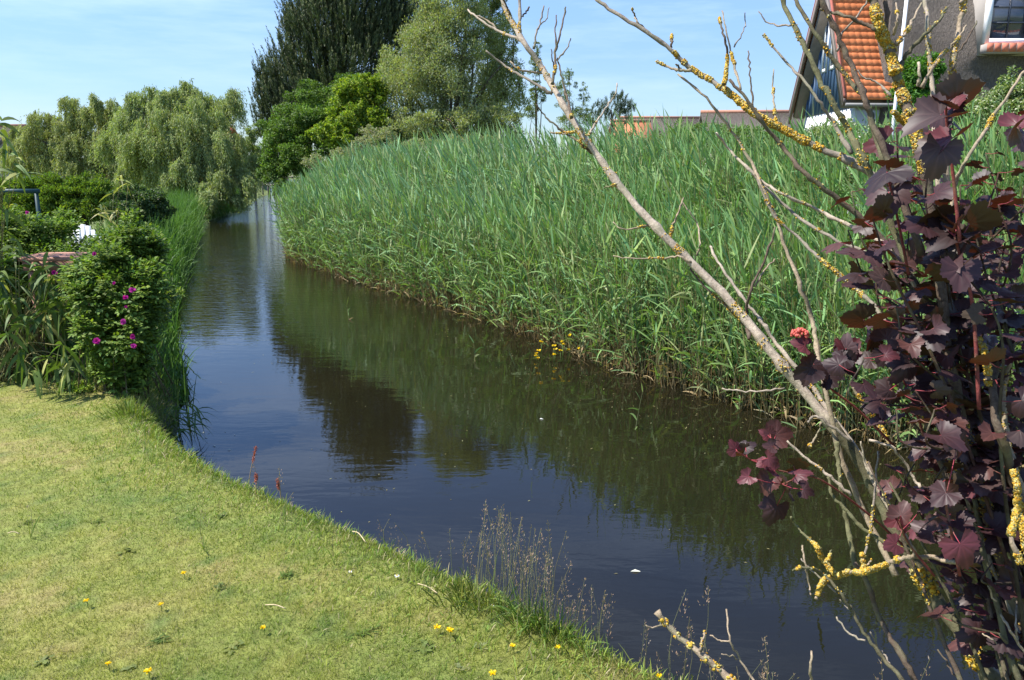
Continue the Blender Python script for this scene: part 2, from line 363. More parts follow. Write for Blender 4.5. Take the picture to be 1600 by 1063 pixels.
# seeding grasses: clump at photo x 700..960 and thinner ones to either side
g = Geo()
def stalks(cx, cy, sx, sy, n, h0, h1):
    p = np.c_[rng.normal(cx, sx, n), rng.normal(cy, sy, n)]; dl = sdist(p[:, 0], p[:, 1]); p = p[dl > -.02]; n = len(p)
    b = np.c_[p, gz(p[:, 0], p[:, 1])]; h = rng.uniform(h0, h1, n); ln = rng.normal(size=(n, 2))*.10+[.03, .0]
    t = b+np.c_[ln*h[:, None], h]
    c = colvar((.30, .29, .14), n, .3, .1); stems(g, b, t, .0012, .0007, c, bend=np.c_[rng.normal(size=(n, 2))*.08, np.zeros(n)])
    u = norm(t-b); m = 26                                # panicle
    pp = np.repeat(t, m, 0); uu = np.repeat(u, m, 0); q = rng.uniform(0, 1, len(pp)); ln_ = np.repeat(rng.uniform(.07, .17, n), m)
    out = rdir(len(pp))*[1, 1, .3]; spread = .030*(q)**.7*rng.uniform(.2, 1, len(pp))
    b2 = pp-uu*(q*ln_)[:, None]+out*spread[:, None]
    blades(g, b2, norm(uu+out*.8), rng.uniform(.005, .011, len(pp)), .0028, 0, colvar((.34, .24, .17), len(pp), .35, .15), nseg=2, prof=np.array([.4, 1, .1]))
    m = 3; pp = np.repeat(b, m, 0); dd = norm(np.c_[rng.normal(size=(len(pp), 2))*.3, np.ones(len(pp))])
    blades(g, pp, dd, rng.uniform(.1, .26, len(pp)), .0045, rng.uniform(.2, .8, len(pp)), colvar((.16, .21, .05), len(pp), .3, .2), nseg=4)
stalks(.13, 2.86, .17, .14, 135, .25, .46); stalks(.62, 2.66, .2, .14, 50, .2, .38); stalks(-.3, 3.3, .25, .2, 22, .15, .38)
stalks(-1.2, 4.1, .5, .4, 24, .15, .36); stalks(.98, 2.26, .22, .12, 60, .2, .4); stalks(1.5, 1.93, .3, .12, 50, .2, .42)
g.build('seeding_grass', M_grass, label='thin seeding grass stalks with brown panicles standing along the canal bank', cat='grass', kind='stuff')
# tussock of tall green blades under the densest stalks
def tussock(px, py, n, h, label, col=(.13, .2, .04)):
    q0 = G(px, py, .45); root = thing('grass_tussock', q0, label, 'grass tussock', 'green tussocks on the lawn bank'); g = Geo()
    a = rng.normal(size=(n, 2))*.07; b = np.c_[q0[0]+a[:, 0], q0[1]+a[:, 1], np.full(n, 0.)]; b[:, 2] = gz(b[:, 0], b[:, 1])
    dd = norm(np.c_[a*4+rng.normal(size=(n, 2))*.2, np.ones(n)])
    blades(g, b, dd, rng.uniform(.4, 1, n)*h, .0055, rng.uniform(.1, .8, n), colvar(col, n, .35, .2)*.85, nseg=5)
    g.build('blades', M_grass, root)
tussock(868, 980, 420, .26, 'largest green tussock beneath the dense seeding stalks')
tussock(745, 950, 170, .15, 'low yellow green tussock on the bank left of the dense seeding stalks', (.17, .2, .04))
tussock(965, 1030, 150, .13, 'small tussock at the bank lip near the lower edge of the photo', (.17, .22, .05))
tussock(205, 655, 260, .18, 'bright tussock at the lawn corner below the magenta rose bush', (.18, .24, .05))
# ------------------------------------------------------------------ lawn flowers, weeds, straw
def small_flower(px, py, label, r=.014, yellow=True, h=.03):
    q0 = G(px, py, .5+h); z0 = float(gz(q0[0], q0[1])); root = thing('dandelion' if yellow else 'daisy', (q0[0], q0[1], z0), label, 'flower', 'yellow flowers on the lawn' if yellow else 'white daisies on the lawn')
    top = np.array([q0[0], q0[1], z0+h]); g = Geo(); tube(g, curve([[q0[0], q0[1], z0-.01], [q0[0]+.003, q0[1], z0+h*.5], top-[0, 0, .002]], 3), .0012, 5, (.12, .2, .05)); g.build('stem', M_grass, root)
    g = Geo(); n = 34 if yellow else 20; a = rng.uniform(0, 6.28, n); e = rng.uniform(.1, .9, n) if yellow else np.full(n, .15)
    d = norm(np.stack([np.cos(a), np.sin(a), e], -1)); blades(g, np.tile(top, (n, 1)), d, rng.uniform(.7, 1, n)*r, r*.32, .15, colvar((.85, .62, .01) if yellow else (.8, .8, .78), n, .12, .03), nseg=2, prof=np.array([.5, 1, .6]))
    g.build('petals', M_petal, root)
    if not yellow:
        g = Geo(); tube(g, [top-[0, 0, .001], top+[0, 0, .003]], r*.3, 8, (.8, .55, .02)); g.build('flower_centre', M_petal, root)
FL = [(135, 940, 'yellow flower alone at the left edge of the lawn'), (251, 944, 'small yellow flower in the middle of the lawn above the leafy weed'), (168, 1033, 'yellow flower at the bottom edge, left of a larger one'),
      (231, 1045, 'largest yellow flower near the bottom left, beside a pale weed'), (411, 980, 'yellow flower just below the dry straw on the lawn'), (683, 975, 'left flower of the close yellow pair near the bank'),
      (703, 980, 'right flower of the close yellow pair near the bank'), (770, 1049, 'big yellow flower at the bottom centre edge of the photo'), (801, 1005, 'yellow flower on the lawn left of the large tussock'),
      (872, 1008, 'yellow flower directly in front of the large tussock'), (1030, 1050, 'rightmost yellow flower by the bank lip at the bottom'), (287, 896, 'faint yellow flower high on the lawn above the dry straw')]
for q in FL: small_flower(*q, r=.017 if q[0] in (231, 770, 683, 703) else .013)
small_flower(620, 896, 'white daisy close to the bank edge, right of the other white speck', .013, False, .02)
small_flower(547, 890, 'white daisy farther from the bank edge, left of the other daisy', .010, False, .02)
small_flower(770, 942, 'tiny white daisy beside the seeding stalks', .008, False, .02)
def weed(px, py, n, L, w, label, col, tilt=.35):
    q0 = G(px, py, .5); z0 = float(gz(q0[0], q0[1])); o = Geo(); a = rng.uniform(0, 6.28, n)
    d = norm(np.stack([np.cos(a), np.sin(a), rng.uniform(.1, tilt+.3, n)], -1)); b = np.tile([q0[0], q0[1], z0+.004], (n, 1))+rng.normal(size=(n, 3))*[.012, .012, .002]
    up = np.tile([0, 0, 1.], (n, 1)); blades(o, b, d, rng.uniform(.5, 1, n)*L*.72, rng.uniform(.7, 1.1, n)*w*.7, .25, colvar(col, n, .25, .1)*[1.0, .85, .5]*.8, nseg=4, prof=np.array([.3, .8, 1.1, .9, .1]), side=norm(np.cross(d, up)))
    o.build('lawn_weed', M_leaf, label=label, cat='weed', group='broad leaved weeds on the lawn')
WD = [(665, 1010, 12, .075, .02, 'weed rosette with long leaves and a brown heart in the lawn centre', (.17, .25, .10)), (198, 860, 10, .06, .03, 'curled broad leaf weed in the upper lawn', (.2, .28, .11)),
      (250, 1000, 26, .05, .012, 'dark green weed tuft above the largest bottom left flower', (.10, .18, .06)), (205, 1040, 10, .045, .02, 'pale weed between the two bottom left flowers', (.24, .32, .17)),
      (63, 1035, 14, .05, .018, 'pale weed near the bottom left corner', (.2, .28, .14)), (365, 1010, 14, .045, .02, 'pale weed to the left of the flower under the straw', (.22, .3, .15)),
      (750, 1005, 8, .04, .018, 'grey leaf weed between the yellow pair and the next flower', (.3, .38, .26)), (40, 815, 22, .05, .01, 'dark weed patch at the left edge, halfway up the lawn', (.1, .17, .05)),
      (345, 805, 20, .06, .012, 'dark weed tuft in the upper lawn near the bank', (.12, .2, .06)), (445, 900, 24, .05, .01, 'green weed tuft above the right end of the straw', (.12, .21, .06)),
      (565, 985, 24, .05, .01, 'green weed tuft left of the close yellow pair', (.12, .21, .06)), (340, 920, 16, .045, .012, 'small bluish weed tuft left of the straw', (.13, .2, .09)),
      (720, 1040, 8, .04, .02, 'pale weed left of the bottom centre flower', (.3, .36, .24)), (150, 815, 18, .05, .01, 'weed tuft beside the upper left weed patch', (.12, .2, .06))]
for q in WD: weed(*q)
def straw(px, py, ang, L, label, wob=.0):
    q0 = G(px, py, .52); d = np.array([math.cos(ang), math.sin(ang), .0]); z = float(gz(q0[0], q0[1]))+.02
    o = Geo(); tube(o, curve([[q0[0]-d[0]*L/2, q0[1]-d[1]*L/2, z], [q0[0], q0[1], z+.006+wob], [q0[0]+d[0]*L/2, q0[1]+d[1]*L/2, z-.004]], 5), [.0022]*11, 6, (.62, .5, .3))
    o.build('dry_straw', M_bark, label=label, cat='straw', group='dry straws lying on the lawn')
straw(430, 946, R(-12), .085, 'pale dry reed straw lying on the middle of the lawn'); straw(20, 828, R(5), .05, 'short pale straw at the far left of the lawn')
straw(560, 835, R(-50), .13, 'thin bent straw on the upper lawn close to the bank', .01); straw(668, 915, R(-38), .11, 'thin straw lying near the bank left of the stalks')
# red dock spikes on the bank
def dock(px, py, h, label, lean=.1):
    q0 = G(px, py, .45); z0 = float(gz(q0[0], q0[1])); root = thing('dock_plant', (q0[0], q0[1], z0), label, 'dock plant', 'red dock spikes at the bank')
    top = np.array([q0[0]+lean*h, q0[1], z0+h]); b = np.array([q0[0], q0[1], z0-.02]); g = Geo(); tube(g, curve([b, (b+top)/2+[0, .01, .02], top], 4), [.0022]*5+[.0016]*4, 5, (.30, .22, .12)); g.build('stem', M_bark, root)
    g = Geo(); n = 150; u = norm(top-b); s = rng.uniform(.0, 1, n); p = top-u*(s*h*.38)[:, None]+rdir(n)*.010*rng.uniform(.2, 1, (n, 1))
    leaves(g, p, rdir(n), rdir(n), .007, .006, colvar((.36, .10, .05), n, .3, .1)); g.build('seed_spike', M_petal, root)
dock(385, 765, .25, 'tallest red dock spike leaning right over the blue water', .28); dock(400, 785, .12, 'short red dock spike right of the tall one', .1); dock(440, 795, .14, 'red brown dock spike farthest right on the bank', -.08)

# ------------------------------------------------------------------ reed bed on the right bank
LEAN = np.array([-.13, .0])
def reeds(g, p, h, lean, leafcol, nl=10, Lf=(.26, .5), wf=(.012, .026), base_brown=True, z0=None, stemcol=(.30, .27, .12), combed=.5, nseg=4):
    n = len(p); z = np.minimum(gz(p[:, 0], p[:, 1]), 0.5) if z0 is None else np.full(n, z0)
    b = np.c_[p, np.maximum(z, -.15)]; t = np.c_[p+lean*h[:, None], b[:, 2]*0+np.maximum(z, 0)*.7+h]
    bend = np.c_[lean*.35*h[:, None], np.zeros(n)]
    ax = t-b
    cc = colvar(stemcol, n, .3, .15); stems(g, b, t, .0045, .002, cc, bend=bend, nr=3)
    m = nl; s = np.tile(np.linspace(.16, 1.0, m), (n, 1))+rng.uniform(-.04, .04, (n, m)); s = np.clip(s, .1, 1)
    o = b[:, None]+ax[:, None]*s[..., None]+bend[:, None]*(s*s-s)[..., None]; o = o.reshape(-1, 3)
    s = s.ravel(); az = rng.uniform(0, 6.28, n*m); el = np.where(s > .86, rng.uniform(1.0, 1.45, n*m), rng.uniform(.42, 1.28, n*m))
    wind = np.array([-.55, .12, 0])*combed
    d = norm(np.stack([np.cos(az)*np.cos(el), np.sin(az)*np.cos(el), np.sin(el)], -1)+wind)
    L = rng.uniform(Lf[0], Lf[1], n*m)*np.where(s < .3, .7, 1)*np.where(s > .9, .85, 1)
    c = colvar(leafcol, n*m, .28, .16); pale = rng.uniform(size=n*m) < .075; c[pale] = [.30, .34, .15]
    if base_brown:
        bb = (s < .26) & (rng.uniform(size=n*m) < .5); c[bb] = np.array([.34, .25, .12])*rng.uniform(.6, 1.1, (bb.sum(), 1))
    blades(g, o, d, L, rng.uniform(wf[0], wf[1], n*m), rng.uniform(.05, .68, n*m)*np.where(s > .8, .3, 1), c*.9, c*1.08, nseg=nseg)
FR = [(9, 2.6), (6, 4.0), (3.7, 5.3), (2.83, 6.0), (2.35, 6.6), (1.1, 8.3), (.4, 9.66), (-.99, 11.9), (-2.86, 14.5), (-4.9, 17.6), (-5.5, 19.6), (-5.6, 21.2), (-4.8, 23.5)]
g = Geo()
p, nm, s = along(FR, 7600, (-3.3, 0)); dfront = None
ss = s/ s.max()
def reed_inset(p):
    a = np.array(FR, float); best = np.full(len(p), 1e9)
    for k in range(len(a)-1):
        e = a[k+1]-a[k]; tt = np.clip(((p-a[k])@e)/(e@e), 0, 1); best = np.minimum(best, np.linalg.norm(p-a[k]-tt[:, None]*e, axis=1))
    return best
ins = reed_inset(p)
hh = np.interp(p[:, 1], [3, 8, 14, 19, 23], [1.68, 1.95, 2.1, 1.85, 1.5])*np.interp(ins, [0, .6, 1.8, 3.3], [.70, .86, 1.0, 1.05])*rng.uniform(.76, 1.08, len(p))*(1+.08*vnoise(p, 1.6, 41))
ln = LEAN*np.interp(p[:, 1], [5, 12, 22], [.35, .9, 1.1])[:, None]+rng.normal(size=(len(p), 2))*.035
near = p[:, 1] < 11
reeds(g, p[near], hh[near], ln[near], (.20, .325, .115), nl=13)
reeds(g, p[~near], hh[~near], ln[~near], (.225, .35, .155), nl=12, nseg=3, wf=(.016, .03))
# front rank: low arching leaves and bare brown stems at the waterline
p, nm, s = along(FR, 3600, (-.55, .12)); hh = rng.uniform(.35, 1.6, len(p)); ln = nm*rng.uniform(-.05, .30, (len(p), 1))+rng.normal(size=(len(p), 2))*.08
reeds(g, p, hh, ln, (.21, .33, .11), nl=7, Lf=(.2, .42), combed=.2)
p, nm, s = along(FR, 3800, (-.35, .16)); n = len(p); b = np.c_[p, np.full(n, -.05)]; h = rng.uniform(.12, .55, n)
t = b+np.c_[nm*rng.uniform(-.1, .25, (n, 1))*h[:, None]+rng.normal(size=(n, 2))*.09, h]; stems(g, b, t, .004, .0025, colvar((.26, .185, .085), n, .45, .15), nr=2)
n = 500; k = rng.integers(0, len(p), n); blades(g, b[k]+[0, 0, .08], norm(np.c_[rng.normal(size=(n, 2)), rng.uniform(-.2, .9, n)]), rng.uniform(.12, .3, n), .012, .5, colvar((.42, .33, .17), n, .3, .1), nseg=3)
g.build('reed_bed', M_reed, label='tall dense green reed bed leaning left along the far side of the canal', cat='reeds', kind='stuff')
# lone reed shoots standing in open water
def shoot(px, py, h, label, n=1):
    q0 = G(px, py, 0); g = Geo(); pp = q0[None, :2]+rng.normal(size=(n, 2))*.03*(n > 1); reeds(g, pp, np.full(n, h)*rng.uniform(.7, 1, n), rng.normal(size=(n, 2))*.06, (.18, .26, .08), nl=5, Lf=(.08, .2), z0=-.05)
    g.build('reed_shoot', M_reed, label=label, cat='reed', group='single reed shoots in open water')
shoot(992, 672, .38, 'pale single reed shoot in the water below the middle of the reed bed'); shoot(742, 590-25, .22, 'short reed shoot near the reed edge left of the yellow flowers'); shoot(545, 500, .3, 'thin reed shoot at the far reed edge on the left', 1)
shoot(1240, 705, .4, 'reed shoot beside the lowest reed edge near the bare branch')
# yellow marsh flowers at the foot of the reeds
q0 = G(865, 562, 0); root = thing('marsh_flowers', q0, 'cluster of small yellow flowers at the foot of the reeds', 'waterside flower'); g = Geo(); fl = []
for (fx, fy) in [(838, 553), (842, 548), (840, 560), (866, 540), (868, 546), (879, 534), (880, 538), (891, 524), (876, 548), (888, 547), (846, 534), (866, 554), (838, 556), (905, 545)]:
    fl.append(P(fx, fy, 8.9+random.uniform(-.2, .2)))
fl = np.array(fl); b = fl.copy(); b[:, 2] = -.03; 
for q in fl:
    g = Geo(); tube(g, [q*[1, 1, 0]-[0, 0, .03], q], .003, 4, (.14, .22, .06)); g.build('stalk', M_reed, root)
    g = Geo(); n = 9; a = rng.uniform(0, 6.28, n); d = norm(np.stack([np.cos(a), np.sin(a), rng.uniform(0, 1, n)], -1)); blades(g, np.tile(q, (n, 1)), d, .026, .02, .1, colvar((.85, .62, .02), n, .1, .03), nseg=2, prof=np.array([.5, 1, .6])); g.build('flower', M_petal, root)
# floating bits
def floater(px, py, L, w, label, col):
    q0 = G(px, py, .004); g = Geo(); a = random.uniform(0, 3); leaves(g, q0[None], np.array([[math.cos(a), math.sin(a)*.3, .02]]), np.array([[0, 0, 1.]]), L, w, np.array([col])); g.build('floating_leaf', M_petal, label=label, cat='floating leaf', group='pale leaves floating on the water')
floater(985, 893, .07, .025, 'largest pale leaf floating on dark water near the stalks', (.75, .75, .6)); floater(843, 655, .045, .03, 'small white petal floating under the reed reflection', (.8, .8, .75))
for k, (fx, fy, tx) in enumerate([(318, 676, 'tiny pale leaf on blue water nearest the dark bush'), (325, 684, 'tiny pale leaf below another by the dark bush'), (352, 675, 'pale leaf at the top of the floating patch'), (365, 680, 'pale leaf at the right end of the floating patch'),
                                  (338, 697, 'pale leaf at the lower left of the floating patch'), (355, 703, 'pale leaf lowest in the floating patch'), (262, 571, 'tiny white petal on the water beside the rose bush')]):
    floater(fx, fy, .035, .016, tx, (.6, .6, .42))
g = Geo(); n = 420; fx = rng.uniform(0, 1, n); pp, nm, s = along([(4.6, 4.6), (3.0, 5.5), (2.2, 6.4), (1.0, 8.0), (.2, 9.4), (-1.2, 11.6), (-3.1, 14.2)], n, (-.1, .9)); k = rng.uniform(size=n) < .3; pp[k] = np.c_[rng.uniform(-3, 3, k.sum()), rng.uniform(3.6, 9, k.sum())]
k = sdist(pp[:, 0], pp[:, 1]) < -.15; pp = pp[k]; n = len(pp); a = rng.uniform(0, 6.28, n); leaves(g, np.c_[pp, np.full(n, .003)], np.stack([np.cos(a), np.sin(a), a*0], 1), np.tile([0, 0, 1.], (n, 1)), rng.uniform(.006, .03, n), .007, colvar((.30, .27, .12), n, .5, .1), fold=.02)
g.build('floating_debris', M_petal, label='scattered tiny plant bits floating on the canal near the reeds', cat='debris', kind='stuff')

# ------------------------------------------------------------------ trees and shrubs
def limbs(g, base, tips, r0, col, k=6, sag=.15):
    for tp in tips:
        m = base*(1-.5)+tp*.5+np.array([0, 0, sag*np.linalg.norm(tp-base)])*rng.uniform(-.3, 1)+rng.normal(size=3)*.06*np.linalg.norm(tp-base)
        pts = curve([base, m, tp], 4); tube(g, pts, np.linspace(r0, r0*.18, len(pts)), k, col)
def clumpy(clumps, n, fill=.25, sub=34, subr=.26, seed=1):
    """points and outward directions over big lobes, each broken into small clumps"""
    r = np.random.default_rng(seed); pts = []; out = []; cl = []
    vol = np.array([(c[3]*c[4]*c[5])**(2/3) for c in clumps]); cnt = (n*vol/vol.sum()).astype(int)
    for (cx, cy, cz, rx, ry, rz), m in zip(clumps, cnt):
        d0 = rdir(sub, r); d0[:, 2] = np.where(d0[:, 2] < -.5, -d0[:, 2]*.6, d0[:, 2]); d0 = norm(d0)
        sc = np.array([rx, ry, rz]); cc = np.array([cx, cy, cz])+d0*sc*r.uniform(.62, 1.0, (sub, 1)); rr = r.uniform(.6, 1.35, sub)*subr*min(rx, ry, rz)
        k = r.integers(0, sub, m); d = rdir(m, r); rad = r.uniform(0, 1, m)**.45
        p = cc[k]+d*rad[:, None]*(rr[k][:, None])*[1.15, 1.15, .85]
        f = r.uniform(size=m) < fill; p[f] = np.array([cx, cy, cz])+rdir(f.sum(), r)*sc*r.uniform(0, .85, (f.sum(), 1))
        pts.append(p); out.append(norm(d+norm((p-[cx, cy, cz])/sc)*.8)); cl.append(r.normal(size=sub)[k])
    return np.concatenate(pts), np.concatenate(out), np.concatenate(cl)
def leafy(name, loc, clumps, n, L, w, col, label, cat, group=None, up=.3, trunk_r=.08, fill=.25, sub=34, subr=.26, seed=1, cvar=.12, dv=.3, dh=.16, material=None, crown='crown', zmin=None, trunkcol=(.13, .10, .075), alt=None, cluster_tint=.1):
    root = thing(name, loc, label, cat, group); loc = np.array(loc, float)
    p, o, c = clumpy(clumps, n, fill, sub, subr, seed)
    k = p[:, 2] > (loc[2] if zmin is None else zmin); p = p[k]; o = o[k]; c = c[k]; n = len(p)
    r = np.random.default_rng(seed+50); d = norm(o*.7+rdir(n, r)*.9+[0, 0, up]); nr = norm(rdir(n, r)*.7+[0, 0, 1]+o*.5)
    cc = colvar(col, n, dv, dh, r)*(1+cluster_tint*np.clip(c, -1.5, 1.5))[:, None]
    if alt is not None:
        m = r.uniform(size=n) < alt[1]; cc[m] = np.array(alt[0])*r.uniform(.8, 1.15, (m.sum(), 1))
    g = Geo(); leaves(g, p, d, nr, r.uniform(.65, 1.2, n)*L, r.uniform(.7, 1.2, n)*w, cc); g.build(crown, material or M_leaf, root)
    g = Geo(); cen = np.mean([c_[:3] for c_ in clumps], axis=0); top = np.array([loc[0]*.4+cen[0]*.6, loc[1]*.4+cen[1]*.6, cen[2]])
    pts = curve([loc-[0, 0, .1], loc*.6+top*.4+[.05, 0, 0], top], 4); tube(g, pts, np.linspace(trunk_r, trunk_r*.45, len(pts)), 8, trunkcol)
    for c_ in clumps:
        b0 = pts[len(pts)//2]; cc_ = np.array(c_[:3]); t = cc_+rdir(5)*np.array(c_[3:])*.75; t = np.concatenate([[cc_], t]); t[:, 2] = np.maximum(t[:, 2], loc[2]+.3); limbs(g, b0, t[:1], trunk_r*.5, trunkcol); limbs(g, cc_, t[1:], trunk_r*.22, trunkcol, 5)
    g.build('trunk', M_trunk, root); return root
def E(px, py, d, rx, rz, ry=None):
    """lobe centred where the photo shows it at forward distance d; radii given in photo pixels"""
    q = D(px, py, d); s = d/F; return (*q, rx*s, (ry if ry else rx)*s, rz*s)
def onground(px, d, z=None):
    q = D(px, 300, d); return (q[0], q[1], float(gz(q[0], q[1])) if z is None else z)

# tall dark pine
def pine():
    d = 34.0; loc = onground(520, d, .5); root = thing('pine_tree', loc, 'tall dark pine with upright candle shoots behind the bright green shrubs', 'tree')
    tops = []; r = np.random.default_rng(5); s = d/F
    ax = D(535, 300, d)
    lobes = [(430, 190, 30, 60), (425, 130, 20, 28), (455, 160, 45, 75), (480, 90, 45, 60), (520, 50, 60, 60), (570, 20, 55, 70), (560, 110, 65, 70), (500, 170, 60, 60), (600, 60, 40, 70), (450, 230, 30, 50), (520, -40, 50, 50), (580, -55, 45, 50), (545, -88, 40, 42), (470, 40, 25, 30), (505, 10, 25, 30), (650, 40, 40, 60)]
    P_ = []
    for (px, py, rx, rz) in lobes:
        m = int(rx*rz/6.2); q = rdir(m, r); c = D(px, py, d); P_.append(c+q*np.array([rx*s, max(rx*s, 1.0)*1.1, rz*s])*r.uniform(.45, 1.02, (m, 1)))
    b = np.concatenate(P_); n = len(b); hub = np.array([ax[0], ax[1], 0]); out = b-hub; out[:, 2] = 0; out = norm(out)
    u = norm(out*r.uniform(.0, .4, (n, 1))+[0, 0, 1]+r.normal(size=(n, 3))*.10); L = r.uniform(.4, .95, n)
    g = Geo(); m = 62; bb = np.repeat(b, m, 0); uu = np.repeat(u, m, 0); LL = np.repeat(L, m); q = r.uniform(0, 1, n*m)
    pr = rdir(n*m, r); pr = norm(pr-uu*np.sum(pr*uu, 1, keepdims=True)); base = bb+uu*(q*LL)[:, None]
    dd = norm(uu*r.uniform(.8, 1.6, (n*m, 1))+pr*.8)
    c = colvar((.075, .098, .040), n*m, .35, .15, r); c *= np.repeat(r.uniform(.7, 1.3, n), m)[:, None]; tip = q > .8; c[tip] = np.array([.21, .22, .10])*r.uniform(.7, 1.2, (tip.sum(), 1))
    blades(g, base, dd, r.uniform(.09, .17, n*m)*(1.15-.75*q), .021, .0, c, nseg=1, prof=np.array([1, .4])); g.build('crown', M_needle, root)
    g = Geo(); top = np.array([ax[0]+.1, ax[1], 9.8]); pts = curve([np.array(loc)-[0, 0, .2], (np.array(loc)+top)/2+[.1, 0, 0], top], 5); tube(g, pts, np.linspace(.24, .05, len(pts)), 10, (.11, .08, .06))
    k = r.choice(n, 150, False)
    for q_ in k:
        z = max(1.0, b[q_, 2]-r.uniform(.3, 1.2)); f = np.clip((z-.5)/10.5, 0, 1); st = np.array(loc)*(1-f)+top*f; limbs(g, st, [b[q_]], .05*(1-f*.6), (.11, .085, .065), 5, -.05)
    g.build('trunk', M_trunk, root)
pine()
# large grey green sallow with bright leaf backs
sal = [(640, 165, 55, 60), (600, 200, 40, 40), (690, 90, 60, 80), (668, 75, 40, 55), (720, 150, 80, 70), (700, 30, 40, 60), (780, 90, 25, 70), (790, 150, 35, 55), (740, 60, 30, 60), (620, 130, 35, 50), (680, 200, 90, 30), (770, 190, 50, 25), (720, -30, 35, 40), (690, -50, 34, 38), (655, -15, 26, 35), (740, -40, 26, 40), (620, 222, 50, 26), (700, 222, 60, 26), (770, 218, 50, 26), (603, 105, 10, 34), (690, -30, 12, 34), (802, 80, 9, 44), (812, 140, 8, 44), (585, 160, 12, 30), (575, 225, 30, 20)]
leafy('sallow_tree', onground(700, 26), [E(a, b, 26+random.uniform(-.8, .8), c*.95, e) for a, b, c, e in sal], 150000, .085, .03, (.28, .31, .135), 'large grey green sallow with silvery leaf backs behind the reeds', 'tree', up=1.0, trunk_r=.14, sub=60, subr=.30, seed=2, fill=.3, alt=((.42, .46, .34), .07), dv=.3, cluster_tint=.12)
leafy('willow_tree', onground(775, 31), [E(765, 40, 31, 32, 60), E(775, -20, 31, 28, 45), E(785, -60, 31, 18, 40), E(770, 110, 31, 26, 60), E(765, 180, 31, 26, 40)], 40000, .085, .03, (.13, .165, .06), 'darker tall willow partly hidden behind the right side of the sallow', 'tree', up=.8, trunk_r=.12, seed=3)
leafy('slender_willow', onground(835, 28), [E(836, 110, 28, 11, 26), E(838, 150, 28, 13, 28), E(832, 178, 28, 12, 16), E(840, 80, 28, 6, 16)], 7000, .06, .02, (.17, .22, .075), 'slender leafy column of willow standing alone in front of the sky', 'tree', up=1.0, trunk_r=.05, seed=4, sub=20)
leafy('young_willow', onground(885, 24), [E(885, 150, 24, 16, 32), E(912, 160, 24, 8, 30), E(895, 195, 24, 30, 22), E(890, 120, 24, 6, 14), E(920, 190, 24, 12, 18)], 8000, .055, .018, (.18, .23, .10), 'young pale willow with thin upright shoots right of the slender column', 'tree', up=1.2, trunk_r=.04, seed=5, sub=26, fill=.15, alt=((.4, .44, .3), .06))
# small distant pine at 960,170
def far_pine():
    d = 48.; loc = onground(955, d, .5); root = thing('pine_tree', loc, 'small distant pine with spiky shoots left of the orange cottage roof', 'tree'); r = np.random.default_rng(8); b = []
    for (px, py, rx, rz) in [(935, 180, 14, 14), (955, 172, 12, 16), (972, 168, 9, 14), (980, 175, 10, 8), (950, 195, 35, 12)]:
        m = 34; b.append(D(px, py, d)+rdir(m, r)*np.array([rx, rx, rz])*d/F)
    b = np.concatenate(b); n = len(b); m = 40; u = norm(rdir(n, r)*.35+[.15, 0, 1]); L = r.uniform(.25, .5, n)
    bb = np.repeat(b, m, 0); uu = np.repeat(u, m, 0); q = r.uniform(0, 1, n*m); g = Geo()
    blades(g, bb+uu*(q*np.repeat(L, m))[:, None], norm(uu+rdir(n*m, r)*.8), r.uniform(.1, .2, n*m), .02, 0, colvar((.08, .11, .055), n*m, .3, .1, r), nseg=1, prof=np.array([1, .4])); g.build('crown', M_needle, root)
    g = Geo(); top = D(955, 172, d); tube(g, curve([np.array(loc), (np.array(loc)+top)/2+[.1, 0, 0], top], 4), np.linspace(.12, .04, 9), 7, (.12, .09, .07)); limbs(g, (np.array(loc)+top)/2, list(b[::12]), .04, (.12, .09, .07), 4, 0); g.build('trunk', M_trunk, root)
far_pine()
# bright green shrubs on the far bank between pine and water
leafy('broadleaf_shrub', onground(460, 26), [E(450, 220, 26, 42, 50), E(500, 165, 27, 48, 35), E(430, 270, 25.5, 24, 36), E(470, 255, 25, 32, 40), E(540, 200, 26.5, 40, 40), E(480, 200, 26, 45, 40), E(545, 140, 27.5, 25, 25), E(445, 300, 25, 18, 18), E(560, 200, 26, 35, 45), E(520, 240, 25.5, 35, 25), E(600, 210, 25.5, 30, 30)], 90000, .075, .045, (.105, .175, .034), 'dark green broadleaf shrub overhanging the water in front of the pine', 'shrub', seed=11, sub=44, subr=.22, up=.2, cluster_tint=.18)
leafy('elder_shrub', onground(560, 24), [E(560, 135, 25, 32, 20), E(580, 165, 25, 26, 32), E(545, 160, 25.2, 28, 26), E(510, 210, 23.5, 34, 16), E(530, 222, 23.5, 34, 12), E(590, 145, 25, 15, 25), E(560, 192, 24.5, 34, 26), E(590, 200, 24.6, 28, 28), E(530, 190, 24.8, 24, 22)], 36000, .085, .05, (.24, .31, .03), 'yellow green elder catching the sun between the dark shrub and the sallow', 'shrub', seed=12, sub=30, subr=.26, alt=((.1, .18, .035), .3))
leafy('flowering_shrub', onground(590, 22), [E(590, 212, 22, 30, 16), E(570, 225, 21.5, 20, 12), E(490, 255, 21.5, 20, 14), E(600, 238, 22, 45, 16), E(660, 232, 22, 50, 16), E(540, 245, 21.8, 30, 14), E(730, 228, 22, 50, 16)], 26000, .05, .022, (.22, .26, .12), 'pale shrub with faded flowers at the back of the reed bed', 'shrub', seed=13, sub=30, up=.6, alt=((.42, .38, .26), .35))
